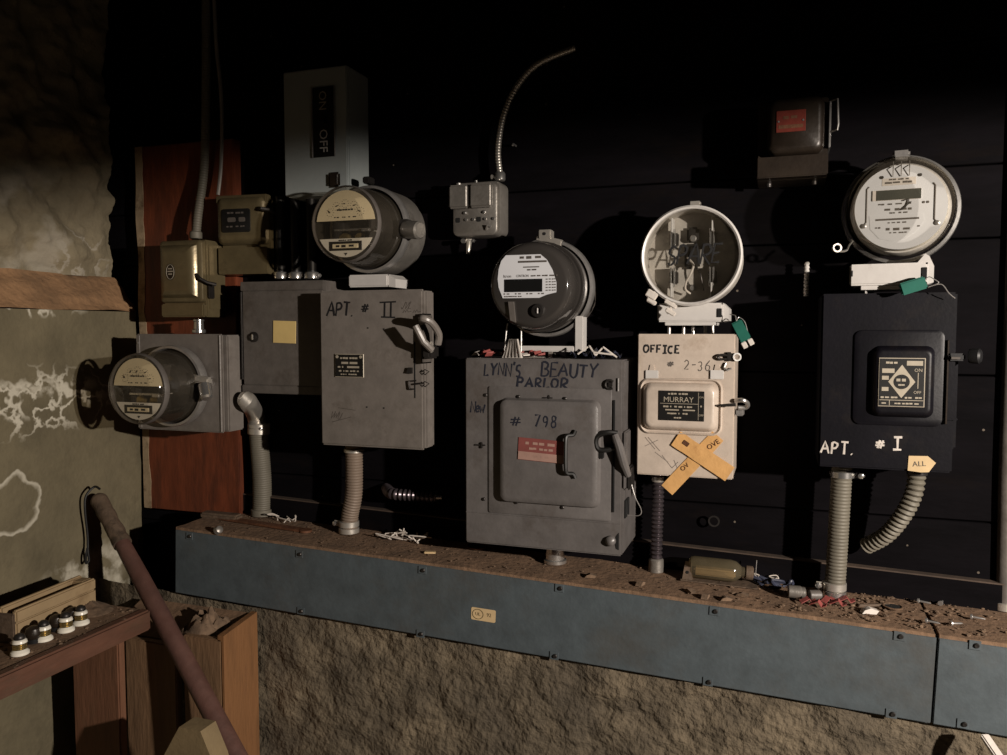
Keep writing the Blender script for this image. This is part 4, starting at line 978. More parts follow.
mb = MB().hand('OFFICE', .0135, *fr.at(643.5, 352.5), d+.0003, .0032, wide=.78, gap=.26, slant=.05, jit=.06, rise=-.01, seed=12)
mb.obj('handwriting', 'ink', cv)
MB().hand('#', .011, *fr.at(667, 367), d+.0003, .0022, wide=1.0, slant=.2).obj('hash_mark', 'ink_faint', cv)
MB().hand('2-36', .0175, *fr.at(684, 369.5), d+.0003, .0015, wide=.62, gap=.28, slant=.05, jit=.08, rise=-.05, seed=3).obj('handwriting', 'ink_faint', cv)
mb = MB()
for (a, b, c, e2) in ((645, 437, 655, 449), (648, 437, 660, 451), (645, 446, 658, 440), (655, 452, 668, 462), (662, 455, 672, 468), (674, 460, 678, 470), (672, 468, 678, 462)):
    p = fr.at(a, b); q = fr.at(c, e2); mb.tube([(p[0], -d-.0003, p[1]), (q[0], -d-.0003, q[1])], .0006, 5, flat=.2)
mb.obj('scribble', 'pencil', cv)
# latches on the right edge
x, z = fr.at(724, 357)
mb = MB(); mb.tube(catmull([(x+.010, -d-.004, z+.002), (x-.004, -d-.006, z+.004), (x-.010, -d-.006, z), (x-.004, -d-.005, z-.004), (x+.010, -d-.004, z-.002)]), .0022, 8); mb.box(x+.004, x+.014, -d-.007, -d-.0002, z-.007, z+.009, .002)
lt = mb.obj('latch', 'dark_metal', cv)
MB().lathe([(.0075, 0), (.0075, .010), (.005, .010), (.005, 0)], (x+.020, -d+.004, z-.0005), (.3, -1, .1), 20, close=True).obj('latch_ring', 'bright', lt)
x, z = fr.at(728, 366)
mb = MB(); mb.tube([(x-.003, -d-.003, z+.006), (x-.006, -d-.004, z-.002), (x-.001, -d-.005, z-.008), (x+.006, -d-.003, z-.004)], .0018, 8); mb.obj('hook', 'steel', lt)
x, z = fr.at(735, 405)
mb = MB(); mb.tube([(x-.028, -D2-.001, z), (x-.012, -D2-.002, z+.001), (x+.002, -D2, z+.002)], [.0015, .0028, .003], 8)
lv = mb.obj('door_lever', 'dark_metal', t)
mb = MB(); mb.tube(catmull([(w+.002, -d-.004, z+.008), (w+.014, -d-.012, z+.010), (w+.022, -d-.004, z+.004), (w+.020, -d+.004, z-.004), (w+.006, -d+.002, z-.005)]), .0040, 10); mb.box(w+.0005, w+.016, -d+.006, -d+.03, z-.020, z-.008, .002); mb.obj('lever_bracket', 'steel', lv)
# crossed masking tape
def strip(p, q, wd, d0, seed):
    P = Vector((fr.at(*p)[0], 0, fr.at(*p)[1])); Q = Vector((fr.at(*q)[0], 0, fr.at(*q)[1]))
    u = (Q-P).normalized(); v = Vector((-u.z, 0, u.x)); n = 14; rs = []
    for i in range(n+1):
        c = P.lerp(Q, i/n); wv = wd*(1+.06*noise.noise(Vector((i*.4, seed, 0)))); lift = .0009+.0006*noise.noise(Vector((i*.5, seed, 3)))
        y0 = -d0-.0002; y1 = y0-lift
        rs.append([c-v*wv/2+Vector((0, y0, 0)), c+v*wv/2+Vector((0, y0, 0)), c+v*wv/2+Vector((0, y1, 0)), c-v*wv*.1+Vector((0, y1-.0004, 0)), c-v*wv/2+Vector((0, y1, 0))])
    return MB().rings(rs)
s1 = strip((676, 438), (730, 474), .030, d+.0026, 1).obj('tape_strip', 'tape', cv, label='tan tape strip')
s2 = strip((667, 490), (718, 436), .026, d+.0002, 7).obj('tape_strip', 'tape', cv, label='tan tape strip')
mb = MB(); x, z = fr.at(713.5, 444.5)
mb.text('OVE', .013, x, z, d+.0022, math.radians(36)); x, z = fr.at(685, 467); mb.text('OV', .012, x, z, d+.0022, math.radians(42)); mb.obj('tape_writing', 'rust', s2)
mb = MB(); x, z = fr.at(686, 443); mb.box(x-.006, x+.006, -d-.0052, -d-.0040, z-.004, z+.004, .001, rot=Matrix.Rotation(.6, 3, 'Y')); mb.obj('tape_stain', 'rust', s1)

# ---- brown box with a red plate, high up
fr = Frame(757, 829, 95, 176, .115)
t = thing('fuse_box', 'dark brown box with a small red plate high on the black wall', 'fuse box', fr.loc)
w, h, d = fr.W/2, fr.H/2, fr.dd
MB().box(-w, w, -d+.03, -.001, -h, h, .002).obj('body', 'brown_box', t)
MB().box(-w, w, -d+.004, -d+.0298, -h, -h+.036, .002).obj('lower_lip', 'brown_box', t)
dr = MB().rrect(.005, .018, 2*w-.024, 2*h-.040, .016, [(0, d-.0299), (0, d-.012), (.004, d-.004), (.010, d)], seg=6).obj('door', 'brown_box', t)
x0, z0 = fr.at(776, 133); x1, z1 = fr.at(806, 109)
pl = MB().box(x0, x1, -d-.0018, -d-.0002, z0, z1, .0006, 1).obj('red_plate', 'red_dim', dr, label='worn red plate')
mb = MB(); mb.box(x0+.004, x1-.004, -d-.0022, -d-.0017, z0+.006, z0+.012, 0); mb.text('FUSES', .009, (x0+x1)/2, z1-.012, d+.0018); mb.obj('plate_print', 'rust', pl)
for sx in (x0+.004, x1-.004): MB().lathe([(.0018, 0), (.0016, .0012)], (sx, -d-.0018, (z0+z1)/2), seg=10).obj('pin', 'steel', pl)
mb = MB(); mb.box(w, w+.004, -d+.02, -.03, -.02, h-.01, .001); mb.tube([(w+.003, -d+.012, h-.012), (w+.012, -d-.004, h-.014), (w+.014, -d-.006, .012), (w+.013, -d-.004, .004), (w+.003, -d+.01, .004)], .0018, 8); mb.obj('bail', 'steel', t)
mb = MB()
for x in (-w+.02, w-.02): mb.lathe([(.005, 0), (.005, .006)], (x, -.05, -h-.006), (0, 0, 1), 12)
mb.obj('bottom_nut', 'dark_metal', t)

# ---- black APT I box
fr = Frame(820, 955, 293, 470, .145)
A1 = fr
t = thing('fuse_cabinet', 'black box marked APT I in white with a diamond nameplate', 'fuse box', fr.loc)
w, h, d = fr.W/2, fr.H/2, fr.dd
MB().box(-w, w, -d+.010, -.001, -h, h, .003).obj('body', 'black_box', t)
cv = MB().box(-w, w, -d, -d+.0098, -h, h, .003).obj('cover', 'black_box', t)
x0, z0 = fr.at(852, 424); x1, z1 = fr.at(945, 330)
MB().rrect((x0+x1)/2, (z0+z1)/2, x1-x0, z1-z0, .012, [(0, d+.0001), (.0005, d+.003), (.003, d+.004)], seg=5).obj('door_frame', 'black_box', cv)
x0, z0 = fr.at(869.5, 416); x1, z1 = fr.at(935, 346)
dr = MB().rrect((x0+x1)/2, (z0+z1)/2, x1-x0, z1-z0, .013, [(0, d+.0041), (.001, d+.007), (.005, d+.015), (.008, d+.017), (.011, d+.0172)], seg=6).obj('door', 'black_box', t)
D2 = d+.0172
x0, z0 = fr.at(877.5, 406, .16); x1, z1 = fr.at(925.5, 358, .16); xm, zm, W_, H_ = (x0+x1)/2, (z0+z1)/2, x1-x0, z1-z0
pl = MB().box(x0, x1, -D2-.0016, -D2-.0002, z0, z1, .0004, 1).obj('name_plate', 'plate_text', dr, label='black and tan diamond nameplate')
MB().box(x0+.0014, x1-.0014, -D2-.0022, -D2-.0015, z0+.0014, z1-.0014, 0).obj('plate_field', 'plate_black', pl)
e = D2+.0022
dm = MB().poly([(xm, zm+H_*.36), (xm+W_*.29, zm+.001), (xm, zm-H_*.32), (xm-W_*.29, zm+.001)], e, e+.0005).obj('diamond', 'plate_text', pl)
MB().lathe([(.0118, 0), (.0118, .0005)], (xm, -e-.0005, zm+.001), seg=28).obj('emblem', 'plate_black', dm)
mb = MB(); mb.text('ab', .0070, xm-.004, zm+.004, e+.001); mb.text('ab', .0070, xm+.004, zm+.004, e+.001); mb.text('abcd', .0045, xm, zm-.004, e+.001)
mb.text('SWITCH', .0052, x0+W_*.28, z1-H_*.10, e); mb.box(xm+W_*.10, x1-.004, -e-.0005, -e, z1-H_*.155, z1-H_*.06, 0)
for k, (a, b) in enumerate(((.22, .31), (.37, .45), (.60, .68))): mb.box(x0+.005, x0+W_*(.34 if k == 0 else .22), -e-.0005, -e, z1-H_*b, z1-H_*a, 0)
mb.text('ON', .0075, x1-W_*.15, z1-H_*.25, e); mb.text('OFF', .0065, x1-W_*.16, z1-H_*.70, e); mb.box(x1-W_*.16, x1-W_*.145, -e-.0005, -e, z1-H_*.62, z1-H_*.30, 0)
mb.text('VOLTS A.C.', .0045, x0+W_*.24, z0+H_*.19, e); mb.text('AMPS  H.P.', .0045, x1-W_*.24, z0+H_*.19, e)
mb.box(x0+.002, x1-.002, -e-.0004, -e, z0+H_*.130, z0+H_*.142, 0); mb.box(x0+W_*.24, x0+W_*.255, -e-.0004, -e, z0+.002, z0+H_*.13, 0)
mb.text('CAT', .0042, x0+W_*.13, z0+H_*.07, e); mb.text('PAT. APPLIED FOR', .004, x0+W_*.62, z0+H_*.07, e)
mb.obj('plate_print', 'plate_text', pl)
mb = MB().hand('APT.', .020, *fr.at(820.5, 453), d+.0003, .0030, wide=.62, gap=.22, slant=.05, jit=.06, seed=5)
mb.obj('handwriting', 'chalk', cv)
MB().hand('#', .017, *fr.at(875, 449), d+.0003, .0030, wide=.8, slant=.1).obj('hash_mark', 'chalk', cv)
MB().hand('I', .022, *fr.at(893, 450), d+.0003, .0032, wide=.85, slant=.03).obj('handwriting', 'chalk', cv)
x0, z0 = fr.at(907.5, 471); x1, z1 = fr.at(936, 457)
tg = MB().poly([(x0, z0+.001), (x0+.001, z1), (x1-.012, z1+.001), (x1, (z0+z1)/2+.003), (x1-.010, z0), (x0+.02, z0-.001)], d+.0002, d+.0014).obj('tag', 'tag', cv, label='buff paper tag')
MB().text('ALL', .012, (x0+x1)/2-.004, (z0+z1)/2, d+.0014, .1).obj('tag_writing', 'ink_faint', tg)
x, z0 = fr.at(945.5, 424); _, z1 = fr.at(945.5, 340)
MB().box(x-.002, x+.001, -d-.006, -d-.0002, z0, z1, .0008, 1).obj('hinge_highlight', 'brown_box', cv)  # raised door edge, coloured browner than the box to imitate its highlight
x, z0 = fr.at(957, 338); _, z1 = fr.at(957, 297)
mb = MB(); mb.box(w-.002, w+.008, -d+.02, -.03, -.11, .04, .003); sd = mb.obj('side_plate', 'black_box', t)
MB().box(w-.016, w+.005, -d-.004, -d-.0002, -.060, -.056, .001).obj('side_bar', 'black_box', cv)
x, z = fr.at(960, 357)
mb = MB(); mb.box(x-.018, x+.006, -d-.012, -d-.0002, z-.006, z+.006, .003); mb.lathe([(.011, 0), (.012, .004), (.012, .014), (.009, .017)], (x+.012, -d-.006, z+.002), (.9, -.4, 0), 20); mb.obj('handle', 'black', t)
MB().box(x-.015, x-.002, -d-.0135, -d-.012, z-.0035, z+.0005, .0005, 1).obj('handle_slot', 'ink_faint', t)

# ================================================================== CONDUITS
def on_lid(px, py, up=0.0):
    z = 1.03
    for _ in range(12):
        p = on_z(px, py, z); z = top_z(p.x)+.003+up
    return on_z(px, py, z)
def conduit(name, label, pts, r, m, pitch=.007, amp=.0008, seg=14, group=None):
    """Ribbed conduit through world points; root at the first point."""
    base = Vector(pts[0]); t = thing(name, label, 'conduit', base, group=group)
    path = catmull([Vector(p)-base for p in pts], 12); P, R_ = ribs(path, r, pitch, amp)
    MB().tube(P, R_, seg).obj('pipe', m, t)
    return t, base
def band(t, c, r, h, m='zinc', lug=None, axis=(0, 0, 1)):
    o = MB().lathe([(r*.9, 0), (r, .001), (r, h-.001), (r*.9, h)], c, axis, 24).obj('connector', m, t)
    if lug:
        s, l = lug; c = Vector(c)
        q = MB().box(c.x+(r-.002 if s > 0 else -r-l), c.x+(r+l if s > 0 else -r+.002), c.y-.008, c.y-.001, c.z+h*.5-.006, c.z+h*.5+.006, .003).obj('clamp_ear', m, o)
        MB().lathe([(.0052, 0), (.0048, .004), (.002, .005)], (c.x+s*(r+l*.55), c.y-.008, c.z+h*.5), seg=14).obj('clamp_screw', 'bright', o)
    return o

# nipple between the small brassy box and the meter box
a = on_y(199, 334, -.118)
t = thing('conduit_nipple', 'short shiny pipe nipple joining the badge box to the grey meter box below it', 'pipe fitting', a+Vector((0, 0, .0015)))
MB().lathe([(.013, .0), (.015, .002), (.015, .008), (.011, .010), (.0105, .026), (.012, .0275), (.012, .031)], axis=(0, 0, 1), seg=24).obj('pipe', 'bright', t)
# elbow + flex from the meter box side
b = on_lid(262, 516); e0 = Vector((LB.x1+.002, b.y, on_y(246, 402, b.y).z))
e1 = on_y(256, 412, b.y); e2 = on_y(259, 440, b.y); e3 = on_y(262, 480, b.y)
t, base = conduit('conduit', 'grey ribbed conduit bending out of the meter box with a pale elbow at its top', [b+Vector((0, 0, .003)), e3, e2, on_y(258, 428, b.y)], .0215, 'flex', .0052, .0005, 18)
band(t, (0, 0, -.001), .0255, .016, 'flex')
pth = catmull([on_y(243.5, 399, -.135)-base, on_y(248, 402, -.125)-base, on_y(255, 414, b.y)-base, on_y(258.5, 428, b.y)-base], 6)
el = MB().tube(pth, [.0165, .0175, .0185, .0195]+[.0205]*(len(pth)-4), 20).obj('elbow', 'zinc', t)
q = on_y(259, 429, b.y)-base
MB().lathe([(.024, -.012), (.026, -.010), (.026, .002), (.0245, .0035), (.026, .005), (.026, .012), (.024, .014)], q, (.03, 0, 1), 24).obj('collar', 'zinc', t)
MB().lathe([(.004, 0), (.004, .004), (.002, .005)], q+Vector((.019, -.018, .004)), (.7, -.7, 0), 12).obj('collar_screw', 'bright', t)
# under APT II
b = on_lid(349, 533); yy = b.y
t, base = conduit('conduit', 'tan ribbed conduit with a clamp foot below the box marked APT II', [b+Vector((0, 0, .002)), on_y(350, 515, yy), on_y(354, 490, yy), Vector((on_y(354, 450, yy).x, yy, A2.z0+.002))], .0185, 'flex_tan', .0062, .0008, 18)
band(t, (0, 0, -.001), .0225, .012, 'zinc'); band(t, (0, 0, .013), .0225, .013, 'zinc', (-1, .014))
MB().lathe([(.022, 0), (.022, .007)], (on_y(354, 450, yy).x-base.x, 0, on_y(353, 450, yy).z-.004-base.z), (0, 0, 1), 24).obj('locknut', 'zinc', t)
# stub beside it, coming out of the wall
a = on_y(437, 497, -.055); b2 = on_y(394, 494, -.055)
t, base = conduit('conduit', 'short ribbed conduit stub poking out of the black wall beside the widest box', [a, b2.lerp(a, .5), b2, b2+Vector((-.03, .030, 0)), b2+Vector((-.045, .054, 0))], .0105, 'flex_dark', .0105, .0024, 16)
MB().lathe([(.006, 0), (.004, .012)], (0, 0, 0), (1, 0, 0), 10).obj('wire_end', 'bright', t)
# short fitting below the widest box
b = on_lid(555, 563)
t = thing('conduit_nipple', 'short pale threaded nipple between the widest box and the trough', 'pipe fitting', b)
MB().lathe([(.020, 0), (.023, .002), (.023, .008), (.019, .010), (.019, .018), (.018, max(.022, LY.z0-b.z-.001))], (0, 0, 0), (0, 0, 1), 26).obj('pipe', 'bright', t)
# armoured cable below OFFICE
b = on_lid(656, 571)
t, base = conduit('armoured_cable', 'dark spiral armoured cable below the beige OFFICE box', [b+Vector((0, 0, .02)), on_y(657, 530, b.y), on_y(658, 500, b.y), Vector((on_y(658, 480, b.y).x, b.y, OF.z0-.012))], .0105, 'flex_dark', .0085, .0016, 16)
MB().lathe([(.014, -.021), (.015, -.02), (.0145, .003), (.012, .006)], axis=(0, 0, 1), seg=20).obj('connector', 'cast', t)
MB().lathe([(.011, 0), (.012, .002), (.012, .010)], (on_y(658, 480, b.y).x-base.x, 0, on_y(659, 479, b.y).z-.005-base.z), (0, 0, 1), 18).obj('connector', 'zinc', t)
# below APT I
b = on_lid(834, 598)
t, base = conduit('conduit', 'grey ribbed conduit standing straight between the trough and the APT I box', [b+Vector((0, 0, .002)), on_y(836, 570, b.y), on_y(839, 520, b.y), Vector((on_y(842, 476, b.y).x, b.y, A1.z0-.002))], .0172, 'flex', .0062, .0007, 18)
band(t, (0, 0, .001), .0205, .012, 'bright'); band(t, (0, 0, .014), .0205, .014, 'zinc', (-1, .013))
band(t, (on_y(842, 476, b.y).x-base.x, 0, on_y(842, 474, b.y).z-.006-base.z), .021, .012, 'bright', (1, .016))
# curved one
yy = -.085; s0 = Vector((on_y(917, 478, yy).x, yy, A1.z0-.001))
t, base = conduit('conduit', 'shiny ribbed conduit curving from under the APT I box back to the wall', [s0, on_y(914, 492, yy), on_y(903, 515, yy+.01), on_y(886, 535, yy+.03), on_y(866, 546, -.03)], .0135, 'flex', .009, .0018, 16)
MB().lathe([(.016, -.014), (.0165, -.012), (.0165, -.001), (.014, .0)], axis=(0, 0, 1), seg=20).obj('connector', 'dark_metal', t)
# one at the edge of the frame
b = on_lid(1004, 610); q = on_y(1008, 440, b.y)
t, base = conduit('conduit', 'grey conduit rising from the end of the trough past the APT I box', [b, b.lerp(q, .5), q, q+Vector((0, 0, .6))], .013, 'grey_dark', .2, 0, 14)
band(t, (0, 0, .001), .017, .014, 'zinc')
# upper left conduit and thin wire above the brassy boxes
a = on_y(196, 240, -.075); ps = [a+Vector((0, 0, .003)), on_y(198, 215, -.07), on_y(203, 180, -.055), on_y(205, 150, -.05), on_y(206, 90, -.05), on_y(206, -60, -.05)]
t, base = conduit('conduit', 'grey conduit climbing the red plank from the badge box', ps, .0095, 'flex', .006, .0005, 14)
MB().lathe([(.013, 0), (.014, .002), (.014, .014), (.011, .017)], axis=(0, 0, 1), seg=18).obj('connector', 'flex', t)
ps = [on_y(218, 195, -.06), on_y(221, 165, -.055), on_y(222, 120, -.05), on_y(220, 80, -.05), on_y(216, 40, -.05), on_y(212, -60, -.05)]
o = ps[0]; mb = MB(); mb.tube(catmull([p-o for p in ps], 8), .0042, 8)
tag(mb.obj('cable', 'zinc', loc=o), 'thin pale cable rising into the dark from the higher brassy box', 'cable')
# threaded rod
a = on_y(806, 296, -.03); b = on_y(807, 262, -.03); P, R_ = ribs([Vector((0, 0, 0)), b-a], .0042, .0065, .0008)
t = thing('threaded_rod', 'short pale threaded rod on the black wall beside the APT I box', 'rod', a)
MB().tube(P, R_, 10).obj('rod', 'white_metal', t); MB().box(-.006, .006, .002, .029, .004, .012, .001).obj('rod_bracket', 'dark_metal', t)

# ================================================================== SMALL THINGS ON THE WALL AND TROUGH
p = on_y(714, 521, -.0185)
o = MB().lathe([(.011, 0), (.011, .003), (.008, .003), (.008, 0)], seg=24, close=True).obj('locknut_ring', 'dark_metal', loc=p)
tag(o, 'small dark ring on the black wall below the beige box', 'fitting')
p = on_y(516, 146, -.001)
o = MB().tube([(0, 0, 0), (0, -.02, .0), (.001, -.024, -.004)], .0022, 8).obj('nail', 'steel', loc=p); tag(o, 'small bent nail in the black wall near the arching conduit', 'nail')
# knockout hole in the lid: rim and dark opening
p = on_lid(477, 547, .0030)
t = thing('knockout_hole', 'round open knockout in the dusty lid beside the widest box', 'hole', p+Vector((0, 0, .0)), ry=TA)
MB().lathe([(.021, 0), (.022, .0022), (.0195, .0025), (.0185, .0005)], axis=(0, 0, 1), seg=28, cap0=False, cap1=False).obj('rim', 'rust', t)
MB().lathe([(.0195, 0), (.0195, .0012)], axis=(0, 0, 1), seg=28).obj('opening', 'hole', t)
p = on_lid(893, 607, .0030)
t = thing('knockout_hole', 'round open knockout in the dusty lid beside the straight APT I conduit', 'hole', p, ry=TA)
MB().lathe([(.016, 0), (.017, .0022), (.0145, .0025), (.0135, .0005)], axis=(0, 0, 1), seg=28, cap0=False, cap1=False).obj('rim', 'dust', t)
MB().lathe([(.0145, 0), (.0145, .0012)], axis=(0, 0, 1), seg=28).obj('opening', 'hole', t)

# loose dirt and crumbs
def crumbs(name, label, n, fn, smin, smax, m='crumbs', seed=1):
    rnd = random.Random(seed); mb = MB()
    for i in range(n):
        p = fn(rnd); s = rnd.uniform(smin, smax)*rnd.random()**.6
        r = bmesh.ops.create_icosphere(mb.bm, subdivisions=1, radius=s)
        for v in r['verts']:
            v.co = Vector((v.co.x*rnd.uniform(.7, 1.5), v.co.y*rnd.uniform(.7, 1.5), v.co.z*rnd.uniform(.3, .8)))+Vector(p)+Vector((0, 0, s*.3))
    o = mb.obj(name, m, smooth=0); o['kind'] = 'stuff'; o['label'] = label; o['category'] = 'dirt'
    return o
def lid_pt(rnd, x0=-1.24, x1=.36):
    x = rnd.uniform(x0, x1); y = -rnd.uniform(.006, .178); return (x, y, top_z(x)+.0035)
crumbs('dirt_crumbs', 'crumbs of rust and plaster scattered over the trough lid', 620, lid_pt, .0008, .0028, seed=5)
def lid_pt2(rnd):
    x = rnd.gauss(.16, .13); y = -rnd.uniform(.01, .172); return (min(max(x, -.1), .7), y, top_z(x)+.0035)
crumbs('dirt_crumbs', 'coarser dirt heaped on the lid around the straight APT I conduit', 420, lid_pt2, .001, .0048, seed=6)

def scrap(name, label, cat, p, shape, m, rz=0.0, group=None):
    o = shape.obj(name, m, loc=p, rot=(0, TA, rz)); return tag(o, label, cat, group)
# rusty strip and bits at the left end of the lid
t = thing('iron_strip', 'long rusty iron strip lying at the plank end of the trough lid', 'scrap metal', on_lid(262, 525, .001), rz=math.radians(-3), ry=TA)
MB().box(-.135, .11, -.012, .012, 0, .005, .0015).obj('bar', 'rust', t); MB().lathe([(.014, 0), (.014, .005)], (.118, 0, 0), (0, 0, 1), 18).obj('eye', 'rust', t)
scrap('metal_cap', 'dull steel cap lying at the plank end of the trough lid', 'scrap metal', on_lid(217, 531, .002), MB().lathe([(.008, 0), (.010, .003), (.008, .012), (.004, .014)], axis=(.6, -.2, .35), seg=16), 'cast')
scrap('wood_chip', 'grey wood chip on the corner of the trough lid', 'wood chip', on_lid(222, 519, .001), MB().box(-.05, .045, -.014, .016, 0, .014, .004, rot=Matrix.Rotation(.1, 3, 'Z')), 'grey_wood')
def curly(seed, n, r, size):
    rnd = random.Random(seed); mb = MB()
    for k in range(n):
        q = Vector((rnd.uniform(-size, size), rnd.uniform(-size*.4, size*.4), r))
        pts = [q]
        for i in range(4): pts.append(q+Vector((rnd.uniform(-1, 1)*size*.9, rnd.uniform(-.5, .5)*size*.7, r+rnd.random()*size*.55)))
        mb.tube(catmull(pts, 5), r, 6)
    return mb
scrap('wire_scrap', 'curl of white wire beside the foot of the elbow conduit', 'wire', on_lid(283, 522, .001), curly(3, 3, .0012, .028), 'white_wire')
scrap('wire_scrap', 'tangle of white wire on the lid between the tan conduit and the widest box', 'wire', on_lid(407, 541, .001), curly(8, 7, .0015, .040), 'white_wire')
scrap('paper_scrap', 'small pale scrap on the lid in front of the white wire tangle', 'paper scrap', on_lid(430, 553, .001), MB().box(-.012, .012, -.006, .006, 0, .003, .001), 'tag', .4)
# on the top of the widest box
tz = LY.z1+.0008
rnd = random.Random(4)
for i in range(9):
    px = 478+i*7.5; q = on_y(px, 355, -.10-.055*rnd.random()); mb = MB(); n = 5; rs = []
    a = rnd.uniform(.010, .018)
    for k in range(n+1):
        u = -a+2*a*k/n; hgt = .004+.010*abs(math.sin(k*1.3+i))*rnd.random()
        rs.append([Vector((u, -.008, hgt)), Vector((u, .008, hgt+.005*rnd.random())), Vector((u, .008, hgt-.0008)), Vector((u, -.008, hgt-.0012))])
    o = mb.rings(rs).obj('paper_scrap', 'paper_red' if i % 3 else 'paper', loc=(q.x, q.y, tz), rot=(0, 0, rnd.uniform(-1, 1)), smooth=0)
    if i % 3: tag(o, 'crumpled red paper scrap on top of the widest box', 'paper scrap', 'red scraps on the widest box')
    else: tag(o, 'crumpled white paper scrap among the red ones on the widest box', 'paper scrap', 'white scraps on the widest box')
q = on_y(597, 357, -.11)
t = thing('crumpled_wrapper', 'crumpled dark blue and white wrapper on top of the widest box', 'wrapper', (q.x, q.y, tz))
mb = MB(); bm = mb.bm; g = []
for i in range(17):
    row = []
    for j in range(8):
        x = -.046+.092*i/16; y = -.03+.06*j/7
        z = .004+.022*abs(noise.noise(Vector((x*60, y*60, 2))))*(1-(x/.05)**2*.6)+.006*math.sin(i*2.1+j)
        row.append(bm.verts.new((x, y, max(.0004, z))))
    g.append(row)
for i in range(16):
    for j in range(7): bm.faces.new((g[i][j], g[i+1][j], g[i+1][j+1], g[i][j+1]))
mb.obj('sheet', 'paper_blue', t, smooth=0)
mb = MB()
for a_, b_, in (((-.03, -.03, .008), (-.008, -.028, .024)), ((-.008, -.030, .024), (.004, -.03, .006)), ((.004, -.03, .006), (.018, -.028, .022)), ((.018, -.030, .022), (.044, -.03, .003)), ((.0, -.031, .012), (.036, -.031, .008))):
    mb.tube([a_, b_], .0018, 6, flat=.5)
mb.obj('white_crease', 'paper', t)
q = on_y(513, 358, -.145)
t = thing('seal_tag', 'white fan-shaped tag on two wire legs standing on the widest box', 'tag', (q.x, q.y, tz))
mb = MB(); rs = []
for i in range(9):
    u = i/8; wv = .020-.012*u; rs.append([Vector((-wv+.003*u, -.006, .036*u)), Vector((wv+.003*u, -.009, .036*u)), Vector((wv+.003*u, -.001, .036*u)), Vector((-wv+.003*u, 0, .036*u))])
mb.rings(rs).obj('tag_body', 'paper', t)
mb = MB()
for k in range(6): mb.tube([(-.016+.0065*k, -.0102, .001), (-.004+.0028*k, -.0095, .036)], .0009, 5)
mb.obj('tag_fold', 'grey_dark', t)
mb = MB(); mb.tube([(-.016, -.004, .012), (-.012, -.004, .05), (-.010, -.002, .066)], .0013, 6); mb.tube([(.018, -.004, .012), (.018, -.004, .05), (.018, -.002, .066)], .0013, 6); mb.obj('wire_leg', 'steel', t)
# glass jar on its tray
b0 = on_lid(680, 580); b1 = on_lid(757, 589); ang = math.atan2(b1.y-b0.y, b1.x-b0.x)
t = thing('fuse_tube', 'dusty amber glass tube lying on a small metal tray on the trough lid', 'glass tube', (b0+b1)/2+Vector((0, .016, .0012)), rz=ang, ry=TA)
L_ = (b1-b0).length/2
mb = MB(); mb.box(-L_, L_, -.024, .024, 0, .0018, .0006, 1); tr = mb.obj('tray', 'grey_wood', t)
MB().poly([(-L_+.003, .0018), (-L_+.022, .0018), (-L_+.018, .026), (-L_+.006, .026)], -.02, .018).obj('tray_bracket', 'grey_wood', tr)
MB().lathe([(.003, 0), (.003, .001)], (-L_+.012, -.018, .016), seg=10).obj('bracket_hole', 'hole', tr)
MB().lathe([(.014, -.052), (.019, -.048), (.0205, -.042), (.0205, .024), (.0185, .034), (.013, .041), (.010, .044), (.010, .052)], (-.004, 0, .0228), (1, 0, 0), 32, True, True).obj('glass', 'jar', t)
MB().lathe([(.011, .052), (.013, .053), (.013, .064), (.009, .066)], (-.004, 0, .0228), (1, 0, 0), 20).obj('end_cap', 'grey_wood', t)
MB().box(-.046, .03, -.010, .010, .010, .024, .003).obj('inner_strip', 'tan_wood', t)
MB().tube([(L_-.004, .01, .001), (L_-.003, .012, .045)], .0008, 6).obj('tray_wire', 'steel', tr)
# other scraps towards the straight conduit
q = on_lid(770, 588, .001)
scrap('crumpled_foil', 'dark crumpled foil with pale edges beside the glass tube', 'foil', q, curly(21, 5, .003, .024), 'paper_blue')
scrap('wire_scrap', 'pale wire ends sticking out of the crumpled foil', 'wire', on_lid(768, 582, .002), curly(33, 3, .0011, .020), 'white_wire')
scrap('plastic_plug', 'pale grey plastic plug lying between the foil and the straight conduit', 'plug', on_lid(796, 598, .002), MB().lathe([(.009, -.014), (.011, -.013), (.0115, .006), (.010, .008), (.010, .014), (.006, .016)], (0, 0, .011), (.95, .1, 0), 22), 'cast')
scrap('plastic_plug', 'dark dusty plug lying against the foot of the straight conduit', 'plug', on_lid(814, 600, .002), MB().lathe([(.008, -.010), (.009, -.009), (.009, .010), (.007, .012)], (0, 0, .009), (.9, .4, 0), 20), 'grey_dark')
for i, (px, py, r_) in enumerate(((808, 604, .4), (818, 607, -.3), (828, 603, .9), (838, 606, -.1), (846, 603, .2))):
    mb = MB(); rs = []
    for k in range(5):
        u = -.014+.007*k; hgt = .003+.004*((k*7+i*3) % 3)
        rs.append([Vector((u, -.005, hgt)), Vector((u, .005, hgt+.002)), Vector((u, .005, hgt+.0005)), Vector((u, -.005, hgt-.0014))])
    scrap('paper_scrap', 'torn red paper scrap at the foot of the straight conduit', 'paper scrap', on_lid(px, py, .001), mb.rings(rs), 'paper_red', r_, 'red scraps by the straight conduit')
scrap('paper_scrap', 'white folded scrap on the lid between the straight conduit and the open knockout', 'paper scrap', on_lid(868, 613, .001), MB().poly([(-.012, 0), (.012, 0), (.016, .006), (.002, .010), (-.008, .006)], -.006, .006), 'paper', .3)
scrap('wood_chip', 'dark splinter lying beside the white folded scrap', 'wood chip', on_lid(874, 606, .001), MB().box(-.03, .03, -.003, .003, 0, .004, .001), 'grey_wood', .5)
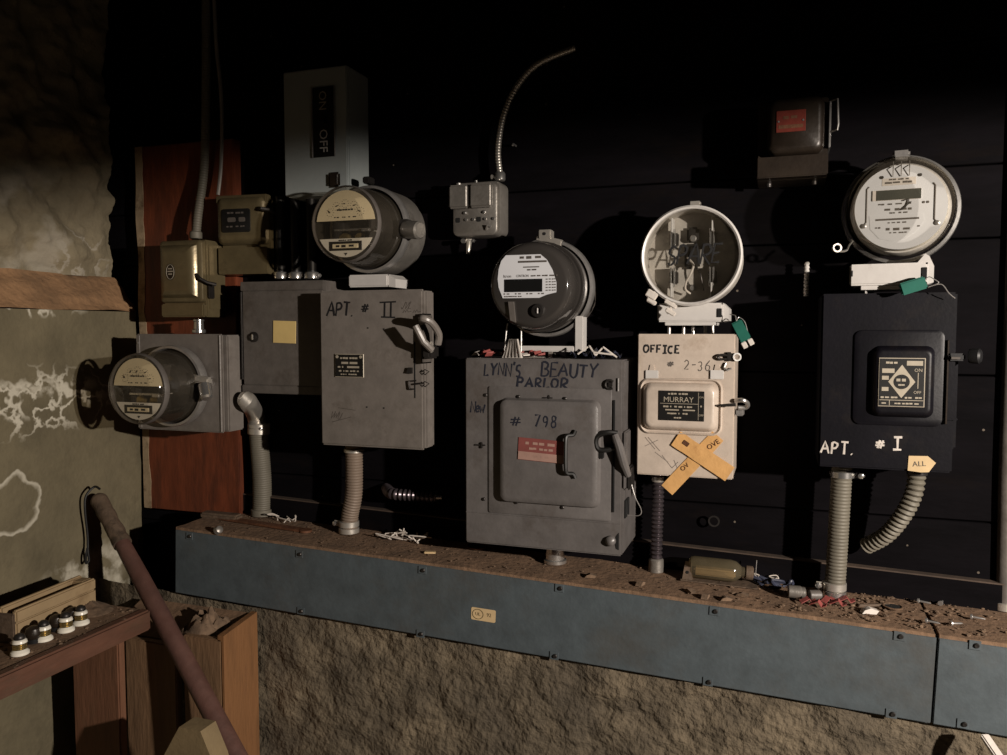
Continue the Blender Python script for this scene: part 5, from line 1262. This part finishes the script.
for px, py in ((917, 603), (925, 623), (950, 626), (940, 606), (970, 619)):
    mb = MB(); mb.lathe([(.0042, 0), (.0045, .001), (.0045, .003), (.002, .004), (.0018, .018), (.0005, .022)], (0, 0, .0045), (.8, .5, 0), 12)
    scrap('screw', 'loose screw lying in the dirt at the far end of the lid', 'screw', on_lid(px, py, .001), mb, 'steel', random.uniform(-1, 1), 'loose screws on the lid')
for px, py in ((690, 592), (725, 600), (640, 585), (590, 577), (742, 596), (705, 598)):
    mb = MB(); mb.poly([(-.010, 0), (.009, 0), (.012, .004), (.0, .007), (-.007, .004)], -.005, .006)
    scrap('plaster_chip', 'small brown flake lying in the dust on the trough lid', 'chip', on_lid(px, py, .0008), mb, 'crumbs', random.uniform(-1.5, 1.5), 'flakes on the lid')

# ================================================================== BENCH, CRATE, POLE
BZ = .93; BX = -1.203; BY = -.325
t = thing('bench', 'dark red wooden bench shelf along the olive wall', 'bench', ((XL+BX)/2, -.9, 0))
MB().box(XL+.012-t.location.x, BX-.024-t.location.x, -2.0+.9, BY+.9, BZ-.03, BZ, .003).obj('top', 'dust', t)
mb = MB(); mb.box(BX-.0238-t.location.x, BX-t.location.x, -2.0+.9, BY+.9, BZ-.040, BZ+.002, .004); mb.obj('front_rail', 'bench_wood', t)
la = on_y(73, 690, -.346).x; lb = on_y(119, 690, -.346).x
MB().box(la-t.location.x, lb-t.location.x, -.346+.9, BY+.9-.001, .001, BZ-.0305, .003).obj('leg', 'bench_leg', t)
MB().box(la-t.location.x, lb-t.location.x, -1.95+.9, -1.925+.9, .001, BZ-.0305, .003).obj('leg', 'bench_leg', t)
# crate at the far end
CXl = -1.293; CXr = -1.05; CY0 = -.30; CY1 = -.186; CT = .872
t = thing('crate', 'worn wooden crate of upright boards at the bench end, dirt heaped on top', 'crate', ((CXl+CXr)/2, (CY0+CY1)/2, 0))
ox, oy = t.location.x, t.location.y
zt = on_y(150, 642, CY0).z; zt2 = on_y(205, 640, CY0).z
xa = on_y(125, 640, CY0).x; xb = on_y(175, 640, CY0).x; xc = on_y(182, 640, CY0).x; xd = on_y(220, 640, CY0).x
MB().box(xa-ox, xb-ox, CY0-oy, CY0+.018-oy, .002, zt, .002).obj('front_board', 'crate_wood', t)
MB().box(xc-ox, xd-ox, CY0+.002-oy, CY0+.02-oy, .002, zt2+.002, .002).obj('front_board', 'crate_wood', t)
mb = MB(); bm = mb.bm
sx0, sx1 = CXr-.014-ox, CXr-ox
za = on_y(222, 637, CY0).z; zc = on_y(251, 611, CY1).z
pro = [(CY0+.004-oy, .002), (CY1-oy, .002), (CY1-oy, zc), (CY0+.004-oy, za)]
mb.rings([[Vector((sx0, y, z)) for y, z in pro], [Vector((sx1, y, z)) for y, z in pro]])
mb.obj('side_board', 'crate_side', t, label='orange side board')
mb = MB(); zz0 = min(zt, zt2)-.002
mb.rings([[Vector((xa-ox-.06, y-oy, z)) for y, z in ((CY0+.019, zz0-.03), (CY1, zz0-.03), (CY1, zc-.004), (CY0+.019, zz0+.004))], [Vector((sx0-.001, y-oy, z)) for y, z in ((CY0+.019, zz0-.03), (CY1, zz0-.03), (CY1, zc-.004), (CY0+.019, zz0+.004))]])
mb.obj('lid', 'dust', t, label='dirt-covered lid')
# dirt heaps
def heap(name, label, c, rx, ry, hh, seed, m='crumbs'):
    mb = MB(); bm = mb.bm; n = 28; g = []
    for i in range(n+1):
        row = []
        for j in range(n+1):
            u = -1+2*i/n; v = -1+2*j/n; r = math.hypot(u, v)
            z = hh*max(0, 1-r*r)*(1+.9*noise.fractal(Vector((u*2.4+seed, v*2.4, seed)), 1, 2, 4)) + .0005*(r < 1)
            row.append(bm.verts.new((c[0]+u*rx*(1 if r < 1 else 1/r), c[1]+v*ry*(1 if r < 1 else 1/r), c[2]+max(0, z))))
        g.append(row)
    for i in range(n):
        for j in range(n): bm.faces.new((g[i][j], g[i+1][j], g[i+1][j+1], g[i][j+1]))
    o = mb.obj(name, m, smooth=30); o['kind'] = 'stuff'; o['label'] = label; o['category'] = 'dirt'; return o
hc = on_y(206, 622, -.245)
heap('dirt_heap', 'lumpy heap of dirt and plaster on the crate', (hc.x, -.243, zz0+.014), .062, .050, .038, 3)
heap('dirt_heap', 'low heap of dirt on the bench end behind the pole', (-1.35, -.37, BZ), .08, .05, .014, 9)
def bp_(rnd): return (rnd.uniform(-1.46, -1.21), rnd.uniform(-.9, -.335), BZ)
crumbs('dirt_crumbs', 'crumbs of dirt scattered over the bench shelf', 500, bp_, .001, .005, seed=11)
# grooved block on the bench
q0 = on_z(17, 643, BZ); q1 = on_z(97, 606, BZ); v = q1-q0; ang = math.atan2(v.y, v.x); L_ = v.length
t = thing('grooved_block', 'tan grooved wooden block lying on the bench behind the porcelain fuses', 'wood block', (q0.x, q0.y, BZ+.001), rz=ang)
bh = .058; bw = .042
MB().box(0, L_, 0, bw, 0, bh*.62, .003).obj('block', 'tan_wood', t)
mb = MB(); mb.box(0, L_, 0, .010, bh*.60, bh, .003); mb.box(0, L_, bw-.010, bw, bh*.60, bh+.004, .003); mb.box(L_-.03, L_, .008, bw-.008, bh*.60, bh, .003); mb.obj('groove_side', 'tan_wood', t)
MB().box(-.006, -.0005, 0, bw, 0, bh-.004, .002).obj('end_plate', 'grey_wood', t)
# plug fuses
for i, (px, py) in enumerate(((20, 654), (44, 640), (66, 631), (81, 624))):
    q = on_z(px, py, BZ+.001)
    if i == 0:
        t0 = thing('plug_fuse', 'white porcelain plug fuse on the bench, the one closest to the camera', 'fuse', q, group='porcelain plug fuses on the bench')
        MB().lathe([(.0145, 0), (.0155, .001), (.015, .005), (.011, .009), (.010, .010)], axis=(0, 0, 1), seg=28).obj('porcelain_base', 'porcelain', t0)
        P, R_ = ribs([Vector((0, 0, .010)), Vector((0, 0, .020))], .0112, .0032, .0007); MB().tube(P, R_, 24).obj('thread', 'brass', t0)
        MB().lathe([(.010, .020), (.0125, .021), (.0115, .025), (.009, .027)], axis=(0, 0, 1), seg=28).obj('porcelain_neck', 'porcelain', t0)
        MB().lathe([(.009, .027), (.0095, .030), (.008, .034), (.004, .037)], axis=(0, 0, 1), seg=24).obj('cap', 'dark_metal', t0)
    else:
        r_ = t0.copy(); COL.objects.link(r_); r_.location = q; r_.rotation_euler = (0, 0, i*.7)
        r_['label'] = ('', 'white porcelain plug fuse, second along the bench from the camera', 'white porcelain plug fuse, third along the bench from the camera', 'white porcelain plug fuse farthest along the bench, by the block end')[i]
        for ch in list(t0.children):
            c = ch.copy(); COL.objects.link(c); c.parent = r_
for i, (px, py, lab) in enumerate(((34, 642, 'black knob fuse against the grooved block, the one by the end plate'), (57, 630, 'black knob fuse against the middle of the grooved block'), (73, 622.5, 'black knob fuse beside the farthest porcelain fuses'))):
    q = on_z(px, py, BZ+.001)
    t = thing('plug_fuse', lab, 'fuse', q, group='black plug fuses on the bench')
    MB().lathe([(.012, 0), (.0125, .004), (.010, .007)], axis=(0, 0, 1), seg=24).obj('base', 'black', t)
    MB().lathe([(.010, .0071), (.0135, .011), (.0145, .018), (.012, .026), (.006, .030)], axis=(0, 0, 1), seg=24).obj('cap', 'brown_box', t)
# long pole
T = on_x(97.5, 497, -1.474); B = on_y(240, 764, -.402); dv = (B-T).normalized()
ln = (T.z-.012)/(-dv.z); foot = T+dv*ln
t = thing('wooden_pole', 'long reddish wooden pole with a weathered grey end leaning on the olive wall', 'pole', foot)
sp = T+dv*.15
MB().tube([sp-foot+dv*(-.002), sp-foot+dv*.1, (sp+foot)/2-foot, Vector((0, 0, 0))], [.0165, .0185, .0205, .021], 18).obj('shaft', 'pole_wood', t)
pts = []; rr = []
for i in range(24):
    u = i/23; pts.append(T-foot+dv*(.15*u)); rr.append((.0185+.0012*noise.noise(Vector((u*6, 1, 4))))*(.72 if i == 0 else .92 if i == 1 else 1)+.0015*u*(u > .9))
gw = MB().tube(pts, rr, 18)
for v in gw.bm.verts:
    a_ = noise.noise(Vector((v.co.x*90, v.co.y*90, v.co.z*9))); v.co += Vector((a_*.0012, a_*.0012, 0))
gw.obj('weathered_end', 'grey_wood', t, label='weathered splintered grey end')
# cord loop hanging from its top
c0 = T+Vector((.004, -.012, .026)); cw = on_x(87.5, 535, -1.482); ce = on_x(86, 563, -1.484)
mb = MB(); mb.tube(catmull([Vector((.016, .0, -.004)), Vector((0, 0, 0)), on_x(86, 496, -1.478)-c0, on_x(85, 510, -1.48)-c0, cw-c0, on_x(88, 552, -1.482)-c0, on_x(89, 560, -1.482)-c0, ce-c0, on_x(86, 555, -1.482)-c0, on_x(87.5, 548, -1.482)-c0], 8), .0026, 8)
tag(mb.obj('cord', 'black', loc=c0), 'dark cord hanging in a loop from the top of the leaning pole', 'cord')
# stake in front of the crate, and a white stick by the foundation
t0 = on_y(168, 757, -.47); t1 = on_y(187, 724, -.47); t2 = on_y(208, 724, -.47); t3 = on_y(221, 757, -.47)
c = (t1+t2)/2
mb = MB(); mb.poly([(t0.x-c.x, -c.z+.002), (t3.x-c.x+.004, -c.z+.002), (t3.x-c.x+.004, t3.z-c.z-.02), (t3.x-c.x-.001, t3.z-c.z), (t2.x-c.x, 0), (t1.x-c.x, 0), (t0.x-c.x, t0.z-c.z), (t0.x-c.x, t0.z-c.z-.02)], -.02, .02)
o = mb.obj('stake', 'stake_wood', loc=c); tag(o, 'pale wooden stake with a chamfered top standing in front of the crate', 'stake')
s0 = on_y(984, 735, -.21); s1 = on_y(999, 757, -.24); u = (s1-s0); ft = s0+u*(s0.z-.008)/(-u.z)
o = MB().box(-.007, .007, -.004, .004, 0, (ft-s0).length, .002).obj('white_stick', 'paper', loc=ft)
o.rotation_euler = (s0-ft).to_track_quat('Z', 'Y').to_euler(); tag(o, 'white painted stick leaning on the rough concrete under the trough end', 'stick')

# ================================================================== LIGHT
def spot(name, loc, target, power, size, blend, col, radius):
    l = bpy.data.lights.new(name, 'SPOT'); l.energy = power; l.spot_size = math.radians(size); l.spot_blend = blend; l.color = col; l.shadow_soft_size = radius
    o = bpy.data.objects.new(name, l); COL.objects.link(o); o.location = loc
    o.rotation_euler = (Vector(target)-Vector(loc)).to_track_quat('-Z', 'Y').to_euler(); return o
LP = Vector((1.45, -1.42, 1.66))
az = math.radians(118); tau = math.radians(70)
dirv = Vector((math.cos(az)*math.cos(tau), math.sin(az)*math.cos(tau), -math.sin(tau)))
spot('work_lamp', LP, LP+dirv, 270, 157.6, .09, (1.0, .895, .79), .022)
w_ = bpy.data.worlds.new('world'); sc.world = w_; w_.use_nodes = True
bg = w_.node_tree.nodes['Background']; bg.inputs['Color'].default_value = (.30, .26, .55, 1); bg.inputs['Strength'].default_value = .0045

vs = sc.view_settings
vs.view_transform = 'Standard'; vs.look = 'None'; vs.gamma = 1; vs.use_curve_mapping = False; vs.exposure = 0
sc.cycles.max_bounces = 8; sc.cycles.transparent_max_bounces = 12; sc.cycles.use_denoising = True
sc.cycles.caustics_reflective = False; sc.cycles.caustics_refractive = False
